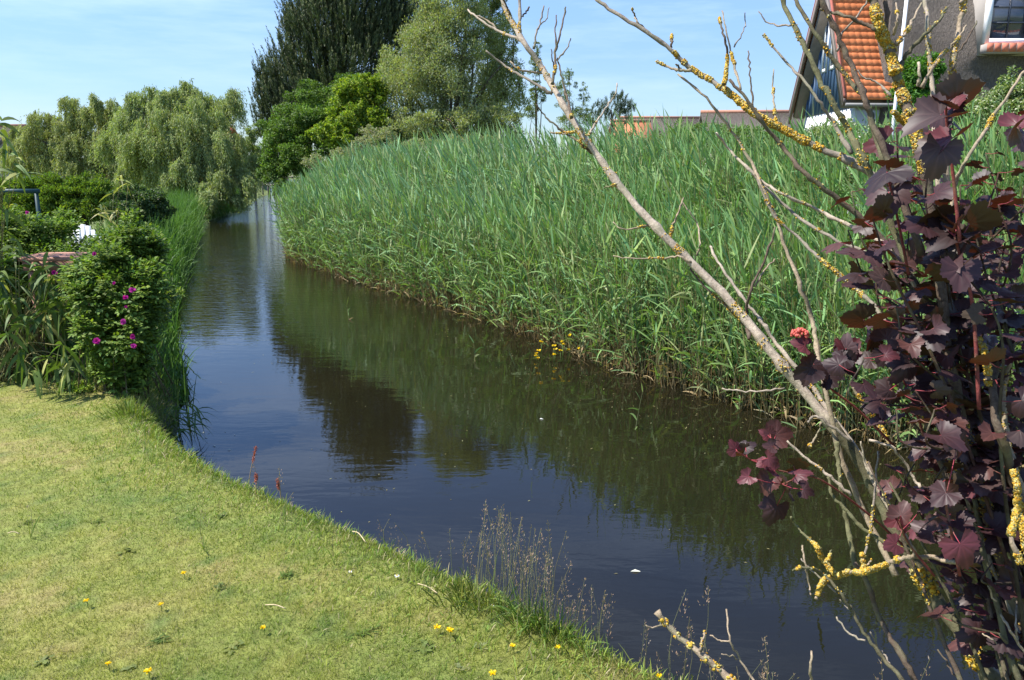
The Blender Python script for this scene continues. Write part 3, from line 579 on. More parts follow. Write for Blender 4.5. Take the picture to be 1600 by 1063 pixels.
# hedge line behind reeds, right half: several shrubs
hs = [(1000, 218, 22, 'low hedge shrub behind the reeds below the distant orange roof', (.11, .18, .05)), (1090, 200, 20, 'hedge shrub behind the reeds left of the far thatched roof', (.12, .2, .055)), (1150, 205, 18, 'hedge shrub behind the reeds in front of the far thatched roof', (.12, .2, .06)), (1210, 208, 17, 'hedge shrub behind the reeds left of the white wall', (.11, .19, .05))]
for k, (px, py, d, lb, col) in enumerate(hs):
    leafy('hedge_shrub', onground(px, d), [E(px-18, py+12, d, 34, 22), E(px+16, py+14, d, 34, 20), E(px, py+30, d, 60, 30)], 12000, .05, .03, col, lb, 'shrub', 'hedge shrubs behind the reed bed', seed=20+k, alt=((.5, .5, .38), .03))
# variegated hedge in front of the thatched house
vr = [(1300, 225, 12.5, 70, 55, 'small leaved grey green hedge bush beside the white gable wall'), (1390, 230, 12, 70, 60, 'pale speckled hedge bush under the orange tiled roof'), (1500, 190, 11.5, 70, 70, 'cream speckled hedge bush in front of the thatched wall'), (1585, 170, 10.5, 60, 80, 'cream speckled hedge bush cut by the right edge of the photo')]
for k, (px, py, d, rx, rz, lb) in enumerate(vr):
    leafy('variegated_bush', onground(px, d), [E(px-rx*.4, py+rz*.3, d, rx*.7, rz*.7), E(px+rx*.35, py+rz*.2, d, rx*.7, rz*.75), E(px, py, d, rx*.6, rz*.7), E(px, py+rz, d, rx, rz*.9)], 26000, .042, .024, (.14, .20, .07), lb, 'shrub', 'speckled hedge bushes in front of the houses', seed=30+k, sub=40, subr=.25, alt=((.52, .54, .36), .24), dv=.35)
leafy('green_shrub', onground(1440, 13.5), [E(1440, 110, 13.5, 28, 25), E(1425, 145, 13.5, 30, 30), E(1460, 150, 13.5, 30, 28), E(1440, 190, 13.5, 45, 40)], 16000, .06, .035, (.09, .20, .035), 'fresh green shrub against the thatched wall behind the white pole', 'shrub', seed=40)
# weeping willows at the end of the canal
def weeping(name, loc, lobes, d, nst, label, col, seed, trunk=True, bright=1, hang=(.35, 1.35)):
    root = thing(name, loc, label, 'tree', 'weeping willows at the bend of the canal'); r = np.random.default_rng(seed); S = []; O = []; H = []
    w = np.array([l[2]*l[3] for l in lobes], float)
    for l, m in zip(lobes, (nst*w/w.sum()).astype(int)):
        px, py, rx, rz = l[:4]; dd = d+(l[4] if len(l) > 4 else 0); c = D(px, py, dd); q = rdir(m, r); q[:, 2] = np.abs(q[:, 2])*1.0-.25; q = norm(q)
        kk = max(7, int(m/30)); hub = norm(np.c_[r.normal(size=(kk, 2)), r.uniform(-.2, 1.3, kk)])*r.uniform(.55, 1.18, (kk, 1)); hub *= np.where(hub[:, 2:] > .6, r.uniform(.8, 1.35, (kk, 1)), 1); q = hub[r.integers(0, kk, m)]+r.normal(size=(m, 3))*.13
        s = dd/F; S.append(c+q*np.array([rx*s, max(rx*s*.9, .8), rz*s])); O.append(q); H.append(np.full(m, 1.0 if len(l) < 6 else l[5]))
    b = np.concatenate(S); q = np.concatenate(O); H = np.concatenate(H); n = len(b); L = r.uniform(hang[0], hang[1], n)*r.uniform(.4, 1, n)*H; L = np.minimum(L, np.maximum(b[:, 2]-.12, .2))
    m = 34; t = np.tile(np.linspace(0, 1, m), (n, 1))+r.uniform(-.02, .02, (n, m)); out = q*[1, 1, 0]*.28+r.normal(size=(n, 3))*.05
    pos = b[:, None]+out[:, None]*(np.sqrt(np.abs(t))*L[:, None])[..., None]+np.array([0, 0, -1.])*(np.abs(t)**1.25*L[:, None])[..., None]
    pos = pos.reshape(-1, 3)+r.normal(size=(n*m, 3))*.03; k = pos[:, 2] > .03; g = Geo()
    dn = norm(np.repeat(out, m, 0)*1.0+r.normal(size=(n*m, 3))*.4+[0, 0, -.9]); sh = np.repeat(r.uniform(.75, 1.25, n), m)[:, None]
    cc = colvar(col, n*m, .22, .12, r)*sh*bright
    leaves(g, pos[k], dn[k], norm(rdir(n*m, r)+[0, -.3, .8])[k], r.uniform(.08, .15, k.sum()), r.uniform(.02, .034, k.sum()), cc[k]); g.build('crown', M_leaf, root)
    g = Geo(); L0 = np.array(loc); cen = b.mean(0); cen[2] = max(2.6, b[:, 2].max()*.55); pts = curve([L0-[0, 0, .3], L0*.5+cen*.5+[.1, 0, 0], cen], 5); tube(g, pts, np.linspace(.32, .16, len(pts)), 9, (.10, .08, .06), .04)
    for q_ in r.choice(n, 36, False): limbs(g, pts[-4]if r.uniform() < .5 else pts[-1], [b[q_]-[0, 0, .1]], .09, (.10, .08, .06), 5, .05)
    g.build('trunk', M_trunk, root); return root
weeping('weeping_willow', (*D(300, 330, 31.5)[:2], .3), [(250, 160, 40, 25), (285, 150, 30, 20), (330, 165, 38, 25), (225, 190, 40, 30), (300, 200, 45, 35, -1), (350, 190, 22, 22), (340, 240, 35, 35, -1.2), (375, 262, 30, 22, .5), (255, 230, 45, 35, -1), (360, 285, 32, 20, -1.8, .8), (215, 240, 38, 30), (325, 295, 20, 20, -2, .8), (405, 250, 16, 14, 1), (345, 310, 36, 10, -2.4, .5), (265, 275, 30, 18, -1, .8), (225, 262, 30, 16, 0, .8), (300, 262, 26, 18, -1.5, .9), (310, 312, 24, 10, -2.2, .5)], 32, 6800,
        'largest weeping willow trailing its curtains into the canal', (.29, .335, .135), 61)
weeping('weeping_willow', (*D(120, 300, 36)[:2], .5), [(95, 190, 35, 22), (140, 185, 35, 25), (165, 175, 22, 22), (60, 225, 30, 25), (110, 230, 50, 30), (165, 225, 35, 30), (30, 240, 28, 22), (80, 255, 60, 20), (150, 262, 50, 20)], 36, 4200,
        'yellow green weeping willow on the left, behind the long hedge', (.31, .335, .13), 62, hang=(.3, 1.1))
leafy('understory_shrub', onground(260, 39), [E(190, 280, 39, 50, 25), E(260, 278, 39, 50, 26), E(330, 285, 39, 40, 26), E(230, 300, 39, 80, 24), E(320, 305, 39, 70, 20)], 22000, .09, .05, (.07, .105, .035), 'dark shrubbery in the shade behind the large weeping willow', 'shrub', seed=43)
leafy('pale_tree', onground(398, 46), [E(396, 215, 46, 12, 20), E(385, 235, 46, 20, 18), E(408, 240, 46, 14, 14)], 9000, .1, .05, (.20, .25, .08), 'small pale tree in the gap between willow and pine', 'tree', seed=44)
leafy('far_shrub', onground(395, 58), [E(380, 262, 58, 30, 16), E(420, 268, 58, 26, 14), E(455, 262, 58, 30, 16)], 9000, .12, .07, (.08, .13, .04), 'dark shrub on the far shore behind the wooden jetty', 'shrub', seed=45)
for k, (px, d, lb) in enumerate([(15, 60, 'distant green tree behind the thatched roof on the left'), (1180, 70, 'distant low trees behind the far thatched roof'), (1060, 75, 'distant low trees between the two far roofs')]):
    s = d/F; z = {-180: 200, 15: 225, 620: 130, 1180: 208, 1060: 212}[px]
    leafy('distant_tree', onground(px, d, .5), [E(px-30, z+14, d, 42, 22), E(px+30, z+12, d, 44, 22), E(px, z+30, d, 70, 26)], 9000, .16, .09, (.085, .13, .045), lb, 'tree', 'distant trees on the horizon', seed=46+k, trunk_r=.15)
# left garden: hedge, dark shrub
for k, (x0, lb) in enumerate([(-40, 'part of the clipped hedge at the far left'), (50, 'bright topped hedge section behind the dark teal arch'), (125, 'bright topped hedge section behind the yellow bamboo shoot')]):
    leafy('hedge', onground(x0, 17), [E(x0-22, 312, 17, 42, 34), E(x0+26, 310, 17, 42, 36), E(x0, 330, 17, 52, 42), E(x0+10, 300, 17, 40, 22)], 30000, .06, .032, (.12, .19, .03), lb, 'hedge', 'hedge sections across the left garden', seed=70+k, sub=46, subr=.2, up=1.1, alt=((.19, .25, .03), .25))
leafy('dark_shrub', onground(225, 16), [E(210, 318, 16, 38, 26), E(240, 325, 16.4, 30, 22), E(190, 335, 15.6, 30, 24), E(225, 345, 16, 38, 18)], 26000, .05, .03, (.075, .125, .04), 'rounded dark green shrub where hedge and canal grass meet', 'shrub', seed=75, alt=((.3, .3, .2), .04))
# sedge on the left bank further on
g = Geo(); p, nm, s = along([(-3.1, 6.9), (-3.45, 7.7), (-3.95, 8.8), (-4.75, 10.5), (-6.3, 14.7), (-9.35, 23.3), (-11.3, 28.5), (-11.9, 33), (-13.4, 40)], 26000, (-.12, 1.35)); d_ = sdist(p[:, 0], p[:, 1]); n = len(p)
b = np.c_[p, np.maximum(gz(p[:, 0], p[:, 1]), -.05)]; hgt = np.interp(p[:, 1], [6.9, 8.5, 10, 14, 28], [.25, .42, .52, .72, .85])*rng.uniform(.55, 1.1, n)*(1+.22*vnoise(p, 1.6, 77))
dd = norm(np.c_[rng.normal(size=(n, 2))*.26+[-.03, -.05], np.ones(n)]); blades(g, b, dd, hgt*1.25, rng.uniform(.009, .017, n), rng.uniform(.15, .8, n), colvar((.085, .18, .032), n, .3, .15)*.8, colvar((.12, .225, .05), n, .3, .1), nseg=4)
g.build('bank_sedge', M_reed, label='rank green sedge along the left bank of the canal', cat='sedge', kind='stuff')

# ------------------------------------------------------------------ left border planting, near
def rose(name, loc, clumps, n, label, seed, flowers, lf=.037):
    root = thing(name, loc, label, 'rose bush', 'magenta rose bushes at the lawn end'); p, o, c = clumpy(clumps, n, .22, 24, .36, seed); k = p[:, 2] > loc[2]+.02; p, o, c = p[k], o[k], c[k]; n = len(p); r = np.random.default_rng(seed)
    m = 5; pp = np.repeat(p, m, 0); ax = norm(np.repeat(o, m, 0)*.8+np.repeat(rdir(n, r), m, 0)*.5+[0, 0, .2]); sd_ = norm(np.cross(ax, [0, 0, 1.])); t = np.tile([0., .35, .35, .7, .7], n); sg = np.tile([0, 1, -1, 1, -1], n)
    t5 = np.where(np.tile([1, 0, 0, 0, 0], n) == 1, 1.0, t)
    base = pp+ax*(t5*lf*1.7)[:, None]; d = norm(ax*.6+sd_*sg[:, None]*1.0+[0, 0, -.1]); nr = norm(np.repeat(rdir(n, r), m, 0)*.5+[0, 0, 1]+np.repeat(o, m, 0)*.5)
    cc = colvar((.12, .19, .036), n*m, .28, .15, r)*np.repeat(1+.15*c, m)[:, None]; al = np.repeat(r.uniform(size=n) < .3, m); cc[al] *= [1.5, 1.35, 1.0]
    g = Geo(); leaves(g, base, d, nr, r.uniform(.8, 1.15, n*m)*lf, lf*.62, cc, fold=.1); g.build('foliage', M_leaf, root)
    g = Geo(); k = r.choice(n, 42, False); L0 = np.array(loc)
    for q in k:
        b0 = L0+np.r_[r.normal(size=2)*.18, -.02]; pts = curve([b0, (b0+p[q])/2+[0, 0, .15], p[q]], 4); tube(g, pts, np.linspace(.006, .0025, len(pts)), 5, (.13, .11, .05))
    g.build('stems', M_bark, root)
    for (fx, fy, fd, fr) in flowers:
        c0 = D(fx, fy, fd); g = Geo(); m = 26; a = r.uniform(0, 6.28, m); e = r.uniform(-.1, 1.6, m); face = np.array([.25, -.85, .45])
        A = norm(np.cross(face, [0, 0, 1.])[None])[0]; B = np.cross(A, norm(face[None])[0]); d = norm(A*np.cos(a)[:, None]+B*np.sin(a)[:, None]+norm(face[None])*e[:, None])
        blades(g, np.tile(c0, (m, 1)), d, fr*.8*r.uniform(.5, 1, m), fr*.55, -.15, colvar(((.50, .015, .26), (.42, .02, .22), (.55, .05, .34))[len(root.children) % 3], m, .3, .1, r), nseg=3, prof=np.array([.3, .9, 1.1, .7]), side=norm(np.cross(d, np.tile(face, (m, 1))))); g.build('flower', M_petal, root)
    return root
rose('rose_bush', (*D(195, 600, 5.9)[:2], .42), [E(195, 400, 6.3, 50, 38), E(165, 440, 6.0, 42, 50), E(200, 470, 5.9, 48, 50), E(175, 530, 5.7, 45, 55), E(215, 540, 5.8, 26, 50), E(190, 590, 5.8, 45, 35), E(165, 400, 6.4, 26, 14), E(215, 375, 6.5, 22, 16), E(236, 430, 6.0, 9, 18), E(128, 470, 5.7, 16, 22), E(240, 480, 5.9, 12, 10), E(205, 352, 6.4, 8, 14)], 8000,
     'magenta flowered rose bush at the lawn corner beside the water', 81,
     [(207, 454, 5.45, .030), (196, 466, 5.4, .027), (148, 398, 5.75, .026), (193, 504, 5.3, .032), (151, 534, 5.2, .034), (208, 527, 5.4, .028), (209, 542, 5.45, .03), (178, 443, 5.5, .016), (197, 480, 5.45, .016)])
rose('rose_bush', (*D(60, 560, 7.4)[:2], .5), [E(30, 370, 7.4, 50, 30), E(80, 385, 7.3, 50, 32), E(55, 430, 7.0, 70, 50), E(120, 420, 7.2, 40, 40), E(5, 420, 7.2, 40, 45), E(60, 500, 7.2, 80, 70), E(100, 350, 7.8, 18, 16)], 8400,
     'rose bush with one dark red bloom in front of the dark teal arch', 82, [(43, 333, 7.1, .024), (86, 428, 6.35, .036)])
# bamboo like plant with lance leaves
def bamboo(name, loc, fans, label, seed, L=(.14, .25), w=.031, col=(.10, .155, .035), alt=(.42, .42, .14), parts=True, stemc=(.22, .2, .08), per=(5, 9), group=None, cat='bamboo'):
    root = thing(name, loc, label, cat, group); r = np.random.default_rng(seed); g = Geo(); h = Geo(); L0 = np.array(loc)
    for q in fans:
        q = np.asarray(q); b0 = L0+np.r_[r.normal(size=2)*.12, 0.0]; pts = curve([b0, (b0+q)/2+[0, 0, .12], q], 4); tube(h, pts, np.linspace(.006, .002, len(pts)), 5, stemc)
        m = r.integers(*per); u = norm((pts[-1]-pts[-2])[None])[0]; dirs = norm(r.normal(size=(m, 3))*.8+u*.5+[.1, -.35, -.1])
        c = colvar(col, m, .25, .12, r); k = r.uniform(size=m) < (.12 if cat == 'bamboo' and 'lance' in label else .3); c[k] = alt
        blades(g, q+r.normal(size=(m, 3))*.015, dirs, r.uniform(*L, m), w*r.uniform(.8, 1.2, m), r.uniform(.2, .9, m), c, nseg=5, prof=np.array([.15, .8, 1, .85, .5, .03]))
    g.build('foliage', M_reed, root); h.build('canes', M_bark, root); return root
r_ = np.random.default_rng(9)
fans = [D(px, py, d) for px, py, d in zip(r_.uniform(-60, 125, 130), r_.uniform(410, 595, 130), r_.uniform(5.85, 6.9, 130))]
fans += [D(*q) for q in [(30, 400, 6.2), (25, 385, 6.4), (15, 470, 5.8), (95, 540, 5.6), (110, 560, 5.6), (75, 560, 5.6), (60, 580, 5.6), (100, 575, 5.6), (35, 545, 5.7), (10, 520, 5.7), (45, 500, 5.8), (-10, 440, 5.8)]]
bamboo('bamboo_plant', (*D(30, 600, 6.1)[:2], .5), fans, 'dwarf bamboo with drooping lance leaves at the left lawn edge', 91)
bamboo('bamboo_shoot', (*D(165, 420, 8.6)[:2], .5), [D(*q) for q in [(165, 335, 8.6), (178, 300, 8.6), (188, 283, 8.6), (200, 290, 8.7), (158, 330, 8.5), (172, 345, 8.5), (185, 330, 8.6)]], 'tall yellowing bamboo shoot rising above the white chair', 92, L=(.12, .22), w=.022, col=(.34, .34, .09), alt=(.55, .5, .24), per=(4, 6))
bamboo('tall_bamboo', (*D(-20, 560, 6.6)[:2], .5), [D(*q) for q in [(0, 190, 6.6), (5, 215, 6.5), (20, 255, 6.5), (10, 240, 6.6), (-15, 200, 6.6), (-30, 230, 6.6), (-50, 180, 6.6), (5, 300, 6.5), (-20, 320, 6.5), (12, 330, 6.5), (30, 270, 6.5), (-40, 280, 6.5)]]+[D(a_, b_, c_) for a_, b_, c_ in zip(r_.uniform(-330, -45, 240), r_.uniform(130, 480, 240), r_.uniform(5.9, 7.6, 240))], 'tall bamboo canes reaching in from the left edge above the hedge', 93, L=(.14, .26), w=.03, col=(.15, .21, .05), per=(4, 7))
# waterside blades below the rose bush
g = Geo(); root = thing('waterside_iris', (*G(240, 610, .1)[:2], .1), 'dark upright iris blades hanging over the water beside the rose bush', 'waterside plant'); n = 190
b = np.c_[rng.normal(-3.25, .15, n), rng.normal(6.3, .28, n), np.zeros(n)]; b[:, 2] = np.maximum(gz(b[:, 0], b[:, 1]), -.05)
blades(g, b, norm(np.c_[rng.normal(.12, .14, n), rng.normal(-.05, .14, n), np.ones(n)]), rng.uniform(.3, .78, n), .013, rng.uniform(.05, .6, n), colvar((.11, .18, .05), n, .3, .1), nseg=5); g.build('blades', M_reed, root)
g = Geo(); n = 60; b = np.c_[rng.normal(-2.62, .07, n), rng.normal(5.85, .1, n), rng.uniform(.1, .35, n)]; blades(g, b, norm(np.c_[rng.normal(.7, .3, n), rng.normal(-.3, .4, n), rng.uniform(-.3, .6, n)]), rng.uniform(.12, .28, n), .013, .7, colvar((.10, .16, .04), n, .4, .2), nseg=5); g.build('drooping_blades', M_reed, root)
leafy('willow_sapling', (-3.35, 6.85, .3), [E(265, 470, 7.0, 18, 16), E(240, 490, 6.9, 22, 24), E(278, 462, 7.0, 10, 8)], 900, .045, .018, (.19, .25, .05), 'small yellow green sapling leaning over the water right of the roses', 'sapling', seed=95, sub=16, trunk_r=.005)
leafy('ground_weed', (*G(112, 610, .5)[:2], .5), [E(112, 607, 5.75, 26, 10), E(135, 612, 5.7, 18, 8)], 700, .035, .02, (.22, .3, .05), 'low bright leafy weed at the foot of the dark bamboo', 'weed', seed=96, sub=14, trunk_r=.006)
# iris clump behind the chair
g = Geo(); q0 = D(165, 395, 11); n = 70; b = np.c_[rng.normal(q0[0], .18, n), rng.normal(q0[1], .15, n), np.full(n, .5)]
blades(g, b, norm(np.c_[rng.normal(0, .16, n), rng.normal(0, .1, n), np.ones(n)]), rng.uniform(.5, .85, n), .035, .08, colvar((.17, .25, .15), n, .25, .08), nseg=4); g.build('iris_clump', M_reed, label='grey green iris fans right behind the white chair', cat='iris')
# white garden chair with rounded back
def chair():
    c0 = D(133, 380, 10.6); x, y = c0[0], c0[1]; root = thing('garden_chair', (x, y, .5), 'white garden chair with rounded back among the bushes', 'chair'); w = (.78, .78, .76)
    top = D(134, 351, 10.6)[2]; g = Geo(); n = 7
    for k in range(n):
        u = (k-(n-1)/2)/((n-1)/2); h = top-(.16*u*u); box(g, (x+u*.2-.03, y-.012, .86), (x+u*.2+.03, y+.012, h), w)
    box(g, (x-.22, y+.014, .95), (x+.22, y+.034, 1.0), w); g.build('backrest', M_paint, root)
    g = Geo(); box(g, (x-.26, y-.5, .82), (x+.26, y-.014, .855), w); g.build('seat', M_paint, root)
    for sx in (-1, 1):
        for yy in (-.47, -.02): g = Geo(); box(g, (x+sx*.28-.02, y+yy-.02, .5), (x+sx*.28+.02, y+yy+.02, 1.02), w); g.build('leg', M_paint, root)
        g = Geo(); box(g, (x+sx*.28-.04, y-.52, 1.023), (x+sx*.28+.04, y+.02, 1.045), w); g.build('armrest', M_paint, root)
chair()
def bench():
    c0 = D(88, 405, 6.45); x, y, z = c0; root = thing('garden_table', (x, y, .5), 'reddish wooden garden table half hidden under the rose leaves', 'table'); c = (.42, .22, .16)
    g = Geo()
    for k in range(3): box(g, (x-.32, y+k*.13, z-.02), (x+.28, y+k*.13+.11, z+.015), c)
    g.build('tabletop', M_wood, root); g = Geo(); box(g, (x-.3, y+.02, z-.1), (x+.26, y+.05, z-.022), c); g.build('apron', M_wood, root)
    for sx in (-.27, .2):
        for yy in (.03, .3): g = Geo(); box(g, (x+sx, y+yy, .49), (x+sx+.05, y+yy+.05, z-.023 if yy > .1 else z-.103), c); g.build('leg', M_wood, root)
bench()
def frame():
    a = D(56, 299, 12.5); b = D(-30, 303, 12.5); x, y, z = a; root = thing('garden_arch', (x, y, .5), 'dark teal metal garden arch rising behind the rose bush', 'garden arch'); c = (.012, .045, .05)
    for xx, yy in ((x, y), (b[0], y)):
        g = Geo(); tube(g, [[xx, yy, .45], [xx, yy, z-.03]], .032, 12, c); g.build('post', M_paint, root)
    g = Geo(); tube(g, [[b[0]-.05, y, z], [x+.05, y, z]], .036, 12, c); g.build('crossbar', M_paint, root)
frame()
# jetty in the distance
def jetty():
    c0 = G(414, 306, 0); d = c0[1]; s = d/F; c = (.30, .25, .22); root = thing('wooden_jetty', (c0[0], c0[1], 0), 'small wooden jetty with a handrail standing in the far water', 'jetty')
    X0, X1 = c0[0]-.15, c0[0]+3.2; g = Geo(); box(g, (X0, d, .62), (X1, d+1.0, .70), c); g.build('deck', M_wood, root)
    for xx in (X0+.05, X0+.5, X0+1.7, X0+2.9):
        for yy in (.03, .85): g = Geo(); tube(g, [[xx, d+yy-.06 if yy < .1 else d+yy+.24, -.6], [xx, d+yy-.06 if yy < .1 else d+yy+.24, 1.62]], .04, 8, c); g.build('post', M_wood, root)
    for zz in (1.12, 1.5): g = Geo(); box(g, (X0-.2, d-.13, zz), (X1, d-.095, zz+.09), c); g.build('handrail', M_wood, root)
jetty()
# ------------------------------------------------------------------ houses
def roof_house(name, loc, w, l, h0, h1, rot, wallc, roofc, roofm, label, windows=()):
    """gabled cottage: w across the gable, l along the ridge (local x)"""
    root = thing(name, (loc[0], loc[1], .5), label, 'house'); ca, sa = math.cos(rot), math.sin(rot)
    def M(v): v = np.asarray(v, float); return np.c_[loc[0]+v[:, 0]*ca-v[:, 1]*sa, loc[1]+v[:, 0]*sa+v[:, 1]*ca, v[:, 2]]
    g = Geo(); pr = np.array([[-l/2, -w/2, .3], [-l/2, w/2, .3], [-l/2, w/2, h0], [-l/2, 0, h1-.12], [-l/2, -w/2, h0]]); prism(g, M(pr), M([[l, 0, 0]])[0]-M([[0, 0, 0]])[0], wallc); g.build('wall', M_plain, root)
    g = Geo(); o = .35; sl_ = (h1-h0)/(w/2)
    for sg in (-1, 1):
        e = np.array([[-l/2-o, sg*(w/2+o), h0-o*sl_], [-l/2-o, 0, h1], [-l/2-o, 0, h1+.22], [-l/2-o, sg*(w/2+o), h0-o*sl_+.22]])
        e[:, 1] += sg*.002; prism(g, M(e), M([[l+2*o, 0, 0]])[0]-M([[0, 0, 0]])[0], roofc)
    rf = g.build('roof', roofm, root); g = Geo(); tube(g, M([[-l/2-o-.02, 0, h1+.22], [l/2+o+.02, 0, h1+.22]]), .13, 8, (.42, .2, .13)); g.build('ridge', M_tile, root)
    for (u, z) in windows:
        g = Geo(); box(g, (u-.5, -w/2-.04, z-.5), (u+.5, -w/2+.02, z+.5), (.75, .75, .73), M); wn = g.build('window', M_paint, root)
        g = Geo(); box(g, (u-.42, -w/2-.05, z-.42), (u+.42, -w/2-.043, z+.42), (1, 1, 1), M); g.build('pane', M_glass, wn)
    return root
q = D(1030, 200, 80); roof_house('cottage', q, 8, 7.5, 3.0, 6.1, R(4), (.5, .3, .22), (.34, .28, .24), M_thatch, 'far cottage with a dull roof above the reeds, right of the small pine', [(-2, 2)])
q = D(985, 198, 74); roof_house('cottage', q, 4, 3.0, 3.2, 5.5, R(8), (.6, .25, .12), (.5, .2, .1), M_tile, 'small far building with an orange roof, left of the dull roofed one', [(0, 2)])
q = D(1190, 190, 52); roof_house('cottage', q, 7, 7, 2.8, 5.0, R(-4), (.55, .5, .45), (.3, .24, .2), M_thatch, 'far thatched cottage between reeds and the blue gable', [(-1.5, 2)])
q = D(270, 265, 62); roof_house('cottage', q, 7, 9, 3.0, 4.5, R(2), (.5, .2, .12), (.50, .13, .06), M_tile, 'red roofed cottage glimpsed through the willow branches', [(-3, 2), (0, 2), (3, 2)])
q = D(-70, 240, 46); roof_house('cottage', q, 8, 8, 2.4, 3.85, R(-3), (.5, .45, .4), (.28, .22, .19), M_thatch, 'grey thatched cottage at the far left behind the willow', [(2, 2)])

# orange tiled house with blue gable (gable faces left) and thatched house beside it
def gable_house():
    A = D(1322, 155, 15.0); B = D(1236, 177, 19.2); zE = (A[2]+B[2])/2; A[2] = B[2] = zE; T = D(1273, -52, (15+19.2)/2); T[0] = (A[0]+B[0])/2+.0; T[1] = (A[1]+B[1])/2
    u = np.array([1, .10, 0]); u /= np.linalg.norm(u); Lr = 3.2; gd = norm((B-A)[None])[0]           # ridge direction, gable direction
    root = thing('tiled_house', (A[0], A[1], .5), 'house with orange tiled roof, blue boarded gable and white base wall', 'house')
    # walls
    ins = .28; a0 = A+u*ins+gd*.25; b0 = B+u*ins-gd*.25; g = Geo(); zs = zE-.12
    pr = [[*a0[:2], .3], [*b0[:2], .3], [*b0[:2], zs], [*a0[:2], zs]]; prism(g, pr, u*(Lr-.6), (.74, .74, .72)); g.build('wall', M_plain, root)
    # blue boards, each a strip in the gable triangle
    g = Geo(); nb = 30; top = np.array([T[0]+u[0]*ins, T[1]+u[1]*ins, T[2]-.15]); W_ = np.linalg.norm(b0-a0)
    for k in range(nb):
        f0, f1 = k/nb, (k+1)/nb-.004; h = lambda f: zs+.02+(top[2]-zs)*(1-abs(2*f-1))
        off = -.02 if k % 2 else -.035; p0 = a0+(b0-a0)*f0+u*off; p1 = a0+(b0-a0)*f1+u*off
        prism(g, [[*p0[:2], zs+.015], [*p1[:2], zs+.015], [*p1[:2], h(f1)], [*p0[:2], h(f0)]], u*.03, (.075, .14, .25))
    g.build('gable_boarding', M_paint, root)
    # gable window
    def onG(f, z, o=-.05): return np.r_[(a0+(b0-a0)*f+u*o)[:2], z]
    for f0, f1 in ((.40, .50), (.56, .66)):
        g = Geo(); z0, z1 = zs+.85, zs+2.0
        for (p, q_, r0, r1) in ((f0, f0+.02, z0, z1), (f1-.02, f1, z0, z1), (f0+.02, f1-.02, z0, z0+.07), (f0+.02, f1-.02, z1-.07, z1)):
            prism(g, [onG(p, r0), onG(q_, r0), onG(q_, r1), onG(p, r1)], u*.04, (.75, .76, .76))
        wn = g.build('window', M_paint, root); g = Geo(); prism(g, [onG(f0+.02, z0+.07, -.035), onG(f1-.02, z0+.07, -.035), onG(f1-.02, z1-.07, -.035), onG(f0+.02, z1-.07, -.035)], u*.01); g.build('pane', M_glass, wn)
    # tiled roof: pantile courses as stepped wavy sheets, near slope slightly flared at the eave
    def slope(E0, sign, name):
        g = Geo(); rows = 19; cols = 110; ts = np.linspace(0, 1, rows+1)
        def prof(t):                                     # 0 eave, 1 ridge
            p = E0*(1-t)+T*t; p = p.copy(); p[2] -= .10*math.sin(math.pi*t)*1.0; return p
        nrm = norm(np.cross(u, T-E0)[None])[0]; nrm *= np.sign(nrm[2])
        for k in range(rows):
            p0, p1 = prof(ts[k]), prof(min(1, ts[k+1]+.012)); x = np.linspace(0, Lr, cols*3+1); wv = .006*np.abs(np.sin(x/Lr*cols/2*math.pi*.5*.9))
            lo = p0+u*x[:, None]+nrm*(wv+.034)[:, None]; hi = p1+u*x[:, None]+nrm*(wv+.012)[:, None]; un = p0+u*x[:, None]+nrm*.0
            n = len(x); i = np.arange(n-1); V = np.concatenate([un, lo, hi]); tint = np.repeat(rng.uniform(.8, 1.12, n//6+1), 6)[:n]
            c = np.tile([.86, .27, .095], (3*n, 1))*np.tile(tint, 3)[:, None]
            g.add(V, np.concatenate([np.stack([i, i+1, n+i+1, n+i], -1), np.stack([n+i, n+i+1, 2*n+i+1, 2*n+i], -1)]), None, c)
        e0 = E0-nrm*.13; t0 = T-nrm*.13; prism(g, [e0, t0, t0-nrm*.1, e0-nrm*.1], u*Lr, (.2, .17, .15)); return g.build(name, M_tile, root)
    slope(A, 1, 'roof'); slope(B, -1, 'roof')
    # barge boards
    for E0 in (A, B):
        hb = .07 if E0 is A else .22; g = Geo(); e = E0-u*.0; prism(g, [e+[0, 0, .02], T+[0, 0, .06], T-[0, 0, hb], e-[0, 0, hb+.04]], -u*.05, (.2, .15, .13)); g.build('barge_board', M_paint, root)
        g = Geo(); prism(g, [e-u*.055+[0, 0, .02], T-u*.055+[0, 0, .06], T-u*.055+[0, 0, .12], e-u*.055+[0, 0, .08]], u*.05, (.32, .1, .07)); g.build('verge_tiles', M_tile, root)
    g = Geo(); tube(g, [T+[0, 0, .07], T+u*Lr+[0, 0, .07]], .11, 10, (.6, .16, .06)); g.build('ridge', M_tile, root)
    g = Geo(); e = A-[0, 0, .1]; tube(g, [e-u*.02+[0, -.06, 0], e+u*Lr+[0, -.06, 0]], .035, 8, (.16, .16, .155)); g.build('gutter', M_paint, root)
gable_house()
